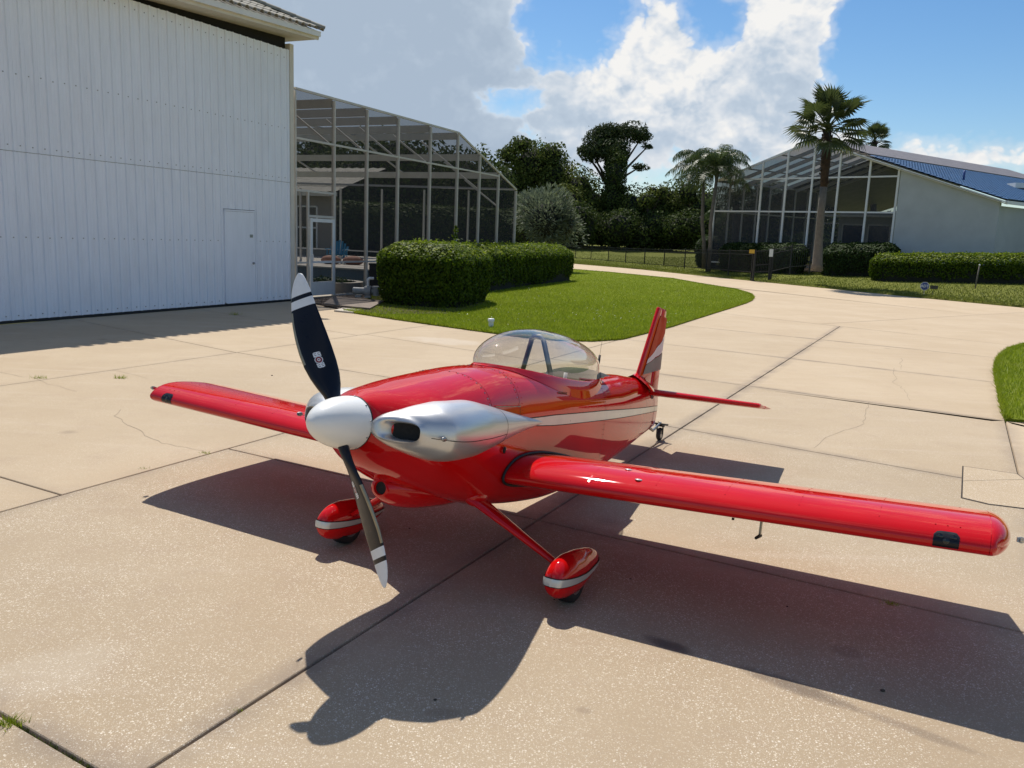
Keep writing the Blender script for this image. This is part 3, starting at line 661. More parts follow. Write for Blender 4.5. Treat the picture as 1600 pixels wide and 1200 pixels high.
# ------------------------------------------------------------------ hangar
HAX = (HD, HN, UZ)
def local_root(name, o, label, cat, group=None, ax=HAX):
    e = empty(name, (0, 0, 0), label, cat, group)
    e.matrix_world = Matrix(((ax[0][0], ax[1][0], ax[2][0], o[0]), (ax[0][1], ax[1][1], ax[2][1], o[1]), (ax[0][2], ax[1][2], ax[2][2], o[2]), (0, 0, 0, 1))); return e
def hangar():
    root = local_root('hangar', HA, 'tall white ribbed metal hangar with tiled eave, filling the left edge', 'hangar')
    S1 = S0 - .14
    def ribs(s0, s1, z0, z1):
        """corrugated sheet: a main rib every .30 m, two faint ones between"""
        pts = [(s0, 0)]; k0 = math.floor(s0 / .23)
        for k in range(k0, math.ceil(s1 / .23) + 1):
            c = k * .23
            for ds, q in ((-.030, 0), (-.020, .030), (.014, .030), (.024, 0), (.066, 0), (.071, .005), (.088, .005), (.093, 0), (.137, 0), (.142, .005), (.159, .005), (.164, 0)):
                if s0 + .002 < c + ds < s1 - .002: pts.append((c + ds, q))
        pts.append((s1, 0)); mb = MB()
        mb.loft([[(s, q, z0) for s, q in pts], [(s, q, z1) for s, q in pts]], False, False); return mb
    D0, D1, DT = 5.36, 6.39, 2.19
    k = 0
    for s0 in np.arange(-9.085, S1, .92):
        s1 = min(s0 + .92, S1)
        top = 6.045 + .008 * s0
        ribs(s0, s1 - .0005, 2.965, top).build('wall_panel', 'hangar', root)
        for a, b, z0 in ((s0, min(s1, D0), .055), (max(s0, D0), min(s1, D1), DT + .03), (max(s0, D1), s1, .055)):
            if b - a > .02: ribs(a, b - .0005, z0, 2.955).build('wall_panel', 'hangar', root)
    mb = MB()
    for si, s0 in enumerate(np.arange(-9.2, S1 - .2, .23)):
        for z in (.13, 1.5, 3.06, 4.25, 5.9):
            for ds in ((.115, .215) if si % 4 == 2 else (.115,)):
                if D0 - .03 < s0 + ds < D1 + .03 and z < 2.3: continue
                mb.box((s0 + ds, .006, z + RNG.normal() * .004), (.017, .012, .017))
    o = mb.build('screw', 'steel', root); o['kind'] = 'stuff'
    MB().box(((-9.3 + S1) / 2, -.10, 3.05), (S1 + 9.3, .14, 6.1)).build('door_frame', 'hole', root)
    MB().box(((-9.3 + S1) / 2, -.02, .027), (S1 + 9.3, .05, .054)).build('rubber_seal', 'black', root)
    mb = MB(); mb.box(((-9.3 + S1) / 2, .004, 2.96), (S1 + 9.3, .008, .009)); mb.build('panel_seam', 'steel', root)
    # corner post
    MB().box((S1 + .075, -.10, 3.13), (.14, .24, 6.26)).build('corner_post', 'soffit', root)
    MB().box((S1 + .075, -4.2, 3.13), (.12, 7.9, 6.26)).build('side_wall', 'stucco2', root)
    # personnel door
    mb = MB(); w = .035
    mb.box((D0 + w / 2, .012, DT / 2 + .05), (w, .05, DT - .06)); mb.box((D1 - w / 2, .012, DT / 2 + .05), (w, .05, DT - .06)); mb.box(((D0 + D1) / 2, .012, DT), (D1 - D0, .05, w)); mb.build('door_casing', 'hangar', root)
    d = MB().box(((D0 + D1) / 2, .008, DT / 2 + .035), (D1 - D0 - 2 * w - .010, .03, DT - .115)).build('door', 'hangar', root)
    mb = MB(); mb.ball((D1 - .12, .05, .98), (.03, .03, .03)); mb.tube([(D1 - .12, .015, .98), (D1 - .12, .05, .98)], .014); mb.build('door_knob', 'steel', d, True)
    MB().box((D1 - .16, .024, 1.62), (.10, .014, .07)).build('lock_plate', 'steel', d)
    MB().box(((D0 + D1) / 2, .010, .075), (D1 - D0 - 2 * w, .05, .03)).build('door_sill', 'hangar', root)
    # dark gap, soffit, fascia: the eave climbs a little towards the corner
    zf = lambda s: 6.20 + .050 * (s - 3.6)
    mb = MB(); mb.loft([[(s, -.12, 6.0), (s, -.12, zf(s) + .1)] for s in (-9.3, S1)], False, False); mb.build('dark_gap', 'hole', root)
    E1 = S0 + .32
    def strip(name, q0, dz0, q1, dz1, mat, s0=-9.3, s1=E1):
        n = 2; rings = [[(s, q0, zf(s) + dz0), (s, q1, zf(s) + dz0), (s, q1, zf(s) + dz1), (s, q0, zf(s) + dz1)] for s in (s0, s1)]
        return MB().loft(rings, True, True).build(name, mat, root)
    strip('soffit', -.3, .0, .50, .02, 'soffit'); strip('fascia', .50, -.02, .53, .10, 'soffit'); strip('gutter', .531, .05, .60, .17, 'alu_white')
    # return of the eave round the corner
    mb = MB(); zz = zf(E1)
    mb.loft([[(E1, .53, zz + .0), (E1 + .02, .53, zz), (E1 + .02, .53, zz + .14), (E1, .53, zz + .14)], [(E1, -8, zz), (E1 + .02, -8, zz), (E1 + .02, -8, zz + .14), (E1, -8, zz + .14)]]); mb.build('fascia', 'soffit', root)
    mb = MB(); mb.loft([[(S1 + .1, .5, zz + .002), (E1, .5, zz + .002)], [(S1 + .1, -8, zz + .002), (E1, -8, zz + .002)]], False, False); mb.build('soffit', 'soffit', root)
    sl = math.tan(R(21))
    mb = MB(); mb.loft([[(s, .60, zf(s) + .16), (min(s, E1 - 3.0) if s > 0 else s, -2.6, zf(s) + .16 + 3.2 * sl)] for s in (-9.3, E1)], False, False); mb.loft([[(E1 + .03, .60, zz + .16), (E1 - 3.0, -2.6, zz + .16 + 3.2 * sl)], [(E1 + .03, -8, zz + .16), (E1 - 3.0, -8, zz + .16 + 3.2 * sl)]], False, False); mb.build('roof', 'roof_tile', root)
    # barrel tiles, one by one along the visible eave
    def tile_mesh():
        mb = MB(); n = 7; rings = []
        for t, r in ((0, .078), (.46, .068)):
            rings.append([(r * math.cos(math.pi * k / (n - 1)), t, r * .95 * math.sin(math.pi * k / (n - 1))) for k in range(n)] + [((r - .018) * math.cos(math.pi * k / (n - 1)), t, (r - .018) * .95 * math.sin(math.pi * k / (n - 1))) for k in reversed(range(n))])
        mb.loft(rings, True, True); return mb.mesh('tile', 'roof_tile', True, 40)
    tm = tile_mesh(); ang = R(21)
    for row in range(3):
        for s in np.arange(2.2, E1 - row * .36, .235):
            o = link('tile', tm, root); y0 = .66 - row * .40 * math.cos(ang)
            o.matrix_local = Matrix.Translation((s, y0, zf(s) + .185 + row * (.40 * math.sin(ang) + .012) + RNG.normal() * .004)) @ Matrix.Rotation(R(180) + RNG.normal() * .02, 4, 'Z') @ Matrix.Rotation(ang, 4, 'X')
    for k in range(8):   # hip tiles climbing from the corner
        t = k * .36; o = link('hip_tile', tm, root); dv = Vector((-1, -1, sl)).normalized()
        o.matrix_local = Matrix.Translation(Vector((E1 + .06, .66, zz + .22)) + dv * t) @ dv.to_track_quat('Y', 'Z').to_matrix().to_4x4() @ Matrix.Scale(1.35, 4)
    for q in np.arange(.2, -3, -.235):
        o = link('tile', tm, root); o.matrix_local = Matrix.Translation((E1 + .10, q, zz + .18)) @ Matrix.Rotation(R(90), 4, 'Z') @ Matrix.Rotation(ang, 4, 'X')
hangar()

# ------------------------------------------------------------------ pool cage beside the hangar
def pool_cage():
    root = local_root('pool_cage', HB, 'beige framed pool cage with dark insect screens beside the white hangar', 'pool cage')
    P = [.10, 1.71, 3.25, 4.88, 6.79, 8.64, 10.32, 11.91, 13.54]
    def zt(s): return 5.27 if s <= 8.64 else 5.27 - (s - 8.64) * (5.27 - 3.7) / (13.54 - 8.64)
    DEP = 13.0
    for s in P: MB().box((s, -.05, zt(s) / 2 - .03), (.05, .10, zt(s) - .06)).build('post', 'alu', root)
    for a, b in zip(P[:-1], P[1:]): MB().bar((a + .026, -.05, zt(a)), (b + (.0 if b < 13 else .026), -.05, zt(b)), .06, .055).build('eave_rail', 'alu', root)
    def rail(z, w=.05):
        for a, b in zip(P[:-1], P[1:]):
            if zt(b) > z - .01: MB().bar((a + .027, -.03, z), (b - .027, -.03, z), .035, w).build('rail', 'alu', root)
    rail(4.08)
    for a, b in zip(P[1:-1], P[2:]): MB().bar((a + .027, -.03, .97), (b - .027, -.03, .97), .035, .045).build('rail', 'alu', root)
    MB().bar((.127, -.03, 2.80), (1.683, -.03, 2.80), .035, .05).build('rail', 'alu', root)
    for a, b in zip(P[1:-1], P[2:]): MB().bar((a + .027, -.03, .06), (b - .027, -.03, .06), .035, .06).build('rail', 'alu', root)
    # screen door in the first bay
    mb = MB(); mb.box((.60, -.035, 1.43), (.05, .06, 2.69)); mb.build('door_jamb', 'alu', root)
    mb = MB(); mb.bar((.127, -.03, .97), (.573, -.03, .97), .03, .045); mb.bar((.127, -.03, .06), (.573, -.03, .06), .03, .06); mb.build('rail', 'alu', root)
    dr = empty('screen_door'); dr.parent = root
    x0, x1, zb, zt_ = .63, 1.67, .08, 2.12
    for s in (x0 + .05, x1 - .05): MB().box((s, .01, (zb + zt_) / 2), (.085, .035, zt_ - zb)).build('door_stile', 'alu_white', dr)
    for z, h in ((zt_ - .05, .09), (.98, .06), (zb + .20, .36)): MB().box(((x0 + x1) / 2, .01, z), (x1 - x0 - .19, .03, h)).build('door_rail', 'alu_white', dr)
    mb = MB(); mb.tube([(x0 + .05, .05, 1.0), (x0 + .05, .075, 1.06), (x0 + .05, .075, 1.15), (x0 + .05, .05, 1.2)], .011); mb.build('handle', 'alu_white', dr, True)
    MB().bar((.627, -.03, 2.17), (1.683, -.03, 2.17), .05, .06).build('rail', 'alu', root)
    # screens bay by bay
    def scr(pts): return MB().add(pts, [tuple(range(len(pts)))]).build('screen_panel', 'screen', root)
    for i, (a, b) in enumerate(zip(P[:-1], P[1:])):
        if i == 0: scr([(a, -.052, 2.8), (b, -.052, 2.8), (b, -.052, zt(b)), (a, -.052, zt(a))]); scr([(.13, -.052, .06), (.58, -.052, .06), (.58, -.052, 2.8), (.13, -.052, 2.8)]); scr([(.72, .01, .45), (1.58, .01, .45), (1.58, .01, 2.05), (.72, .01, 2.05)]); scr([(.62, -.052, 2.18), (1.69, -.052, 2.18), (1.69, -.052, 2.8), (.62, -.052, 2.8)])
        else: scr([(a, -.052, .06), (b, -.052, .06), (b, -.052, zt(b)), (a, -.052, zt(a))])
    # roof beams across the pool with knee braces, and the roof screen
    for s in P[1:-1]:
        z = zt(s) - .19
        MB().box((s, -DEP / 2 - .05, z + .07), (.05, DEP - .12, .23)).build('roof_beam', 'alu', root)
        MB().bar((s + .03, -1.5, z - .10), (s + .03, -.10, z - 1.05), .04, .05).build('knee_brace', 'alu', root)
    for q in (-4.3, -8.6):
        for a, b in zip(P[:-2], P[1:-1]): MB().bar((a, q, zt(a) - .03), (b, q, zt(b) - .03), .05, .05).build('purlin', 'alu', root)
    for a, b in zip(P[:-1], P[1:]): scr([(a, -.06, zt(a) - .0), (b, -.06, zt(b)), (b, -DEP, zt(b)), (a, -DEP, zt(a))])
    # end wall and back wall
    e = P[-1]
    MB().bar((e, -.11, 3.7), (e, -DEP, 3.86), .08, .08).build('eave_rail', 'alu', root)
    MB().bar((e, -.11, .97), (e, -DEP, .97), .035, .05).build('rail', 'alu', root)
    for q in (-2.15, -4.25, -6.35, -8.5, -10.7, -DEP): MB().box((e, q, 1.82), (.10, .05, 3.62)).build('post', 'alu', root)
    scr([(e, -.1, .06), (e, -DEP, .06), (e, -DEP, 3.8), (e, -.1, 3.7)])
pool_cage()
HAX2 = HAX
def in_cage():
    # deck, raised spa wall, pool
    M_ = [HW(S0 + s, q, 0)[:2] for s, q in ((.02, .0), (13.5, .0), (13.5, -13), (.02, -13))]
    o = poly_sheet('pool_deck', M_, .06, 'coping'); o['kind'] = 'structure'
    root = local_root('swimming_pool', HB, 'swimming pool with dark blue tile band behind the screens', 'pool')
    MB().box((8.6, -5.6, .24), (.16, 9.5, .36)).build('tile_wall', 'pooltile', root)
    MB().box((8.72, -5.6, .44), (.55, 9.6, .05)).build('coping', 'coping', root)
    MB().box((6.9, -5.6, .066), (3.2, 9.0, .012)).build('water', 'water', root)
    o = poly_sheet('terrace', [HW(S0 + s, q, 0)[:2] for s, q in ((8.99, -.7), (22, -.7), (22, -16), (8.99, -16))], .43, 'coping', skirt=.35); o['kind'] = 'structure'
    # round kerb with low plants near the door
    c = HW(S0 + 2.9, -1.1, .06); k = local_root('planter_kerb', c, 'low round concrete planter kerb just inside the screen door', 'planter')
    n = 28; prof = ((1.0, 0), (1.0, .30), (.80, .30), (.80, .0))
    mb = MB(); mb.loft([[(r * math.cos(2 * math.pi * i / n), r * math.sin(2 * math.pi * i / n), z) for r, z in prof] for i in range(n + 1)], True, False); mb.build('kerb', 'coping', k, True, 40)
    mb = MB(); mb.prism([(.8 * math.cos(2 * math.pi * i / n), .8 * math.sin(2 * math.pi * i / n)) for i in range(n)], .1, .18); mb.build('soil', 'mulch', k)
    m = 500; Q = RNG.normal(size=(m, 3)) * (.33, .33, .06) + (0, 0, .30); Q = Q[np.hypot(Q[:, 0], Q[:, 1]) < .78]
    link('low_plants', big_mesh('low_plants', leaf_quads(Q, norm(RNG.normal(size=(len(Q), 3)) + (0, 0, 1.)), .10, .05), 4, 'hedge_dark'), k)
    # turquoise slatted chair
    cp = PD(527, 402, 36.5); cp[2] = .43
    ax = np.array([C_RIGHT[0], C_RIGHT[1], 0]); ax /= np.linalg.norm(ax); ay = np.array([-ax[1], ax[0], 0])
    ch = local_root('garden_chair', cp, 'turquoise slatted garden chair standing on the pool terrace', 'chair', ax=(ax, ay, UZ))
    for i in range(7):
        x = -.30 + i * .10; h = .98 - .05 * abs(i - 3) ** 1.5
        MB().bar((x, .25, .34), (x * 1.15, .52, h), .088, .022, up=(0, 1, 0)).build('back_slat', 'chairblue', ch)
    for i in range(6): MB().box((0, -.28 + i * .095, .40 - i * .012), (.62, .085, .022)).build('seat_slat', 'chairblue', ch)
    for s in (-1, 1):
        MB().box((s * .40, -.02, .60), (.12, .74, .025)).build('armrest', 'chairblue', ch)
        MB().box((s * .36, -.33, .29), (.03, .10, .58)).build('leg', 'chairblue', ch); MB().bar((s * .36, .34, .0), (s * .36, .20, .55), .03, .10).build('leg', 'chairblue', ch)
        MB().bar((s * .33, -.36, .33), (s * .33, .42, .06), .03, .10).build('side_rail', 'chairblue', ch)
    for px, w, lb in ((517, .42, 'rounded pinkish rock left of the turquoise chair'), (552, .45, 'rounded pinkish rock right of the turquoise chair')):
        p = PD(px, 409, 35.6); p[2] = .43; mb = MB(); mb.ball((0, 0, .17), (w, .3, .2), 16, 8); o = mb.build('garden_rock', 'terracotta', None, True); o.location = tuple(p); tag(o, lb, 'rock', 'rocks by the garden chair')
    # house wall behind the pool
    h = local_root('pool_house', HW(S0 + 19, -13.0, .0), 'beige stucco house with dark windows behind the pool cage', 'house')
    MB().box((.15, -8, 1.9), (.3, 16, 3.8)).build('wall', 'stucco2', h)
    for q0, q1, z0, z1 in ((-1.0, -2.3, .8, 3.0), (-4.0, -5.9, .45, 3.0), (-7.2, -9.0, .45, 3.1)):
        f = MB(); t = .08
        for a, b in ((q0, z0), (q1, z0)): f.box((-.02, a, (z0 + z1) / 2), (.10, t, z1 - z0))
        for z in (z0, z1, (z0 + z1) / 2): f.box((-.02, (q0 + q1) / 2, z), (.08, abs(q1 - q0) - t, t))
        w = f.build('window', 'alu_white', h); MB().box((.0, (q0 + q1) / 2, (z0 + z1) / 2), (.03, abs(q1 - q0) - t, z1 - z0 - t)).build('pane', 'window', w)
    mb = MB(); n = 60
    mb.loft([[(-.7, .6 - i * .28, 3.72 + .05 * (i % 2)), (4.0, .6 - i * .28, 5.3 + .05 * (i % 2))] for i in range(n)], False, False); mb.build('roof', 'roof_tile', h)
    MB().box((-.68, -8, 3.62), (.06, 17.5, .2)).build('fascia', 'soffit', h)
in_cage()
def pump():
    # the pool pump on its slab, by the mulch bed
    p = G(572, 470); ax = np.array([C_RIGHT[0], C_RIGHT[1], 0]); ax /= np.linalg.norm(ax); ay = np.array([-ax[1], ax[0], 0])
    o = MB(); b = G(545, 477); sl = [G(505, 478, .03), G(520, 466, .03), G(600, 473, .03), G(578, 485, .03)]
    o.prism([(v[0], v[1]) for v in sl], .035, .085); tag(o.build('board', 'wood', None), 'flat brown board lying on the mulch in front of the screen door', 'board')
    r = local_root('pool_pump', p + UZ * .09, 'grey pool pump with white pipes beside the clipped hedge', 'pump', ax=(ax, ay, UZ))
    mb = MB(); mb.tube([(-.34, 0, .17), (-.05, 0, .17)], .095, 16); mb.tube([(-.36, 0, .17), (-.34, 0, .17)], [.07, .095], 16); mb.build('motor', 'greyplastic', r, True, 40)
    mb = MB(); mb.tube([(-.05, 0, .17), (.0, 0, .17), (.13, 0, .17), (.15, 0, .17)], [.12, .15, .15, .1], 18); mb.build('volute', 'greyplastic', r, True, 40)
    mb = MB(); mb.tube([(.27, 0, .06), (.27, 0, .27)], [.10, .11], 16); mb.tube([(.27, 0, .27), (.27, 0, .31)], [.13, .12], 16); mb.tube([(.14, 0, .17), (.2, 0, .17)], .08, 12); mb.build('strainer_pot', 'greyplastic', r, True, 40)
    mb = MB(); mb.tube([(.05, 0, .30), (.05, 0, .46), (.055, 0, .49), (.09, 0, .515), (.20, .02, .515)], .036, 12); mb.tube([(.05, 0, .44), (.05, 0, .49)], .045, 12); mb.build('pipe', 'pvc', r, True, 50)
    mb = MB(); mb.tube([(.38, 0, .2), (.50, 0, .2), (.52, 0, .2), (.52, 0, .48)], .036, 12); mb.ball((.53, 0, .2), .06); mb.build('pipe', 'pvc', r, True, 50)
    for x in (-.2, .05): MB().box((x, 0, .03), (.16, .2, .06)).build('foot', 'greyplastic', r)
    p = G(584, 462) + ay * 1.2; r = local_root('filter_cabinet', p, 'black pool equipment cabinet half hidden behind the clipped hedge', 'cabinet', ax=(ax, ay, UZ))
    MB().box((0, 0, .45), (.60, .5, .78)).build('body', 'black', r); MB().box((0, 0, .87), (.64, .54, .05)).build('lid', 'black', r); MB().box((0, 0, .03), (.66, .56, .06)).build('base', 'greyplastic', r)
    p = G(548, 486); o = MB(); o.prism([tuple(v[:2]) for v in (G(522, 487), G(545, 480.5), G(570, 483), G(552, 490))], -.02, .037); tag(o.build('stepping_stone', 'coping', None), 'flat pale paving stone at the corner of the lawn by the hangar', 'paving stone')
    p = G(767, 513); r = empty('drain_pipe', p, 'short white capped pipe standing in the lawn', 'pipe')
    mb = MB(); mb.tube([(0, 0, -.02), (0, 0, .14)], .052, 16); mb.build('pipe', 'pvc', r, True, 50)
    mb = MB(); mb.tube([(0, 0, .14), (0, 0, .19), (0, 0, .20)], [.066, .066, .055], 16); mb.build('cap', 'pvc', r, True, 50)
pump()

# ------------------------------------------------------------------ hedges
def round_poly(poly, k=.35, it=2, step=None):
    P = [np.asarray(p, float)[:2] for p in poly]
    out = []
    for i in range(len(P)):
        a, b, c = P[i - 1], P[i], P[(i + 1) % len(P)]
        la, lc = min(k, np.linalg.norm(a - b) * .4), min(k, np.linalg.norm(c - b) * .4)
        p, q = b + (a - b) / np.linalg.norm(a - b) * la, b + (c - b) / np.linalg.norm(c - b) * lc
        for t in (0, .25, .5, .75, 1): out.append((1 - t)**2 * p + 2 * t * (1 - t) * b + t**2 * q)
    return out
def wob(P, s=1.0):
    return np.sin(P[:, 0] * 2.1 * s + P[:, 2] * 1.3) * np.sin(P[:, 1] * 2.3 * s + 1.7) * .5 + np.sin(P[:, 0] * 5.3 * s - P[:, 1] * 4.1 + P[:, 2] * 4.7) * .3 + np.sin(P[:, 0] * 11. * s + P[:, 1] * 9.7 * s + P[:, 2] * 10.3) * .25
def hedge(name, poly, h, label, leaf=.06, dens=900, mat='hedge', z0=0.0, amp=.07, group='clipped hedges', gaps=0, extra=0):
    sh = min(.55, .4 * h)
    P = round_poly(poly, .85); c = np.mean(P, 0); n = len(P)
    if sum(P[i][0] * P[(i + 1) % n][1] - P[(i + 1) % n][0] * P[i][1] for i in range(n)) < 0: P = P[::-1]
    z0f = (lambda x, y: terr(x, y)) if z0 is None else (lambda x, y: np.zeros_like(x) + z0)
    pts, nrm = [], []
    for i in range(n):
        a, b = P[i], P[(i + 1) % n]; L = np.linalg.norm(b - a); k = int(L * h * dens)
        if k < 1: continue
        d = (b - a) / L; nn = np.array([d[1], -d[0]]); t = RNG.random(k)[:, None]; z = RNG.random(k) ** .9 * h
        xy = a + (b - a) * t; q = z / h
        off = .13 * np.sin(np.clip(q / .75, 0, 1) * 1.57) - .06 - sh * np.clip((q - .76) / .24, 0, 1) ** 1.5 - .12 * np.clip((.25 - q) / .25, 0, 1)
        p3 = np.c_[xy, z]; off = off + amp * wob(p3) - RNG.random(k) ** 1.6 * .20
        pts.append(np.c_[xy + nn * off[:, None], z]); nrm.append(np.c_[np.tile(nn, (k, 1)), np.clip((q - .70) * 8, 0, 3.0)])
    lo, hi = np.min(P, 0), np.max(P, 0); area = np.prod(hi - lo); Q = lo + (hi - lo) * RNG.random((int(area * dens * 1.1), 2)); Q = Q[in_poly(Q, P)]
    dm = np.full(len(Q), 9.0)
    for i in range(n):
        a, b = P[i], P[(i + 1) % n]; ab = b - a; t = np.clip(((Q - a) @ ab) / (ab @ ab), 0, 1); dm = np.minimum(dm, np.hypot(*(Q - a - t[:, None] * ab).T))
    z = h * (.76 + .24 * np.clip(dm / sh, 0, 1) ** (1 / 1.5)) + amp * .8 * wob(np.c_[Q, np.zeros(len(Q))]) - RNG.random(len(Q)) ** 2 * .08 + (RNG.random(len(Q)) > .985) * RNG.random(len(Q)) * .14
    pts.append(np.c_[Q, z]); nrm.append(np.tile((0, 0, 1.), (len(Q), 1)))
    pts = np.concatenate(pts); nrm = norm(np.concatenate(nrm) + RNG.normal(size=pts.shape) * .55)
    top_ = np.clip((pts[:, 2] / h - .70) / .16, 0, 1); rnd = RNG.random(len(pts)) * (.62 + .38 * top_) + .34 * top_ * RNG.random(len(pts))      # sunlit look of the top put into the leaf colour
    pts[:, 2] += z0f(pts[:, 0], pts[:, 1])
    if gaps:
        keep = (wob(pts * (1, 1, .6), 1.7) > -.5) | (pts[:, 2] - z0f(pts[:, 0], pts[:, 1]) > .5 * h); pts, nrm, rnd = pts[keep], nrm[keep], rnd[keep]
    s = leaf * (.7 + .6 * RNG.random(len(pts)))
    root = empty(name, (0, 0, 0), label, 'hedge', group)
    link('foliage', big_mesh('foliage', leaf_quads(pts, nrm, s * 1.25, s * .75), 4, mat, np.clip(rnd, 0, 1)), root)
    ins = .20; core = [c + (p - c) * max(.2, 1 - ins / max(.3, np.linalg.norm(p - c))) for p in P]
    zc = float(np.min(z0f(np.array([p[0] for p in P]), np.array([p[1] for p in P])))); mb = MB(); mb.prism(core, zc - .02, zc + h * .58); mb.build('dark_core', 'hedge_core', root)  # solid dark core added to block light through the leaves
    core = [c + (p - c) * max(.15, 1 - (sh * .8 + .12) / max(.3, np.linalg.norm(p - c))) for p in P]; mb = MB(); mb.prism(core, zc + h * .55, zc + h * .80); mb.build('upper_dark_core', 'hedge_core', root)
    return root
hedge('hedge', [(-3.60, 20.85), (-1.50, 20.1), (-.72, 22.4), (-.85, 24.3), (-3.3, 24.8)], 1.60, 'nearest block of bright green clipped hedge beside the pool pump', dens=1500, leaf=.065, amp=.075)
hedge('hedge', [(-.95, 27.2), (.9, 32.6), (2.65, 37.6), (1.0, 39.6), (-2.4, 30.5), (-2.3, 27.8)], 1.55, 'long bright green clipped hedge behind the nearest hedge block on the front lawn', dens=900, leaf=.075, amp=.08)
def sprig(px, py, base, h, label):
    d = np.hypot(*base[:2]); root = empty('shrub_sprig', base, label, 'plant'); mb = MB()
    mb.tube([(0, 0, 0), (.02, 0, h * .5), (0, .02, h)], [.012, .009, .004], 5); mb.build('stem', 'bark', root)
    m = 130; t = RNG.random(m); P = np.c_[RNG.normal(size=m) * .10 * (1.15 - t), RNG.normal(size=m) * .10 * (1.15 - t), h * (.35 + .68 * t)]
    link('foliage', big_mesh('foliage', leaf_quads(P, norm(RNG.normal(size=(m, 3)) + (0, 0, .6)), .13, .07), 4, 'hedge'), root)
sprig(700, 370, (-1.95, 26.3, 0), 2.05, 'leafy sprig rising above the hedges in front of the pool cage')
hedge('tall_hedge', [PD(500, 400, 54)[:2], PD(840, 400, 58)[:2], PD(845, 400, 61)[:2], PD(500, 400, 57)[:2]], 3.6, 'tall dark hedge seen through the left pool cage, behind the pool terrace', dens=110, leaf=.2, mat='vine', z0=.0, amp=.2, group='tall hedges')
hf = lambda px, d: np.array(PD(px, 400, d)[:2])
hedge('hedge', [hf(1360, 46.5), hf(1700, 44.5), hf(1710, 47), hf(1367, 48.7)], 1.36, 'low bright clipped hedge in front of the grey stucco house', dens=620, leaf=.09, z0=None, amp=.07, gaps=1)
hedge('hedge', [hf(1283, 49.6), hf(1403, 48.5), hf(1406, 51), hf(1286, 52)], 1.75, 'dark hedge right of the tall palm trunk against the house', dens=360, leaf=.11, mat='hedge_dark', z0=None, amp=.12)
hedge('hedge', [hf(1124, 54), hf(1260, 50.5), hf(1262, 53), hf(1126, 56)], 1.75, 'dark hedge left of the tall palm trunk behind the black fence', dens=340, leaf=.11, mat='hedge_dark', z0=None, amp=.12)
hedge('hedge', [hf(1088, 58), hf(1120, 56.5), hf(1123, 60), hf(1090, 62)], 2.15, 'tall narrow dark hedge behind the feather palms', dens=340, leaf=.11, mat='hedge_dark', z0=None, amp=.10)

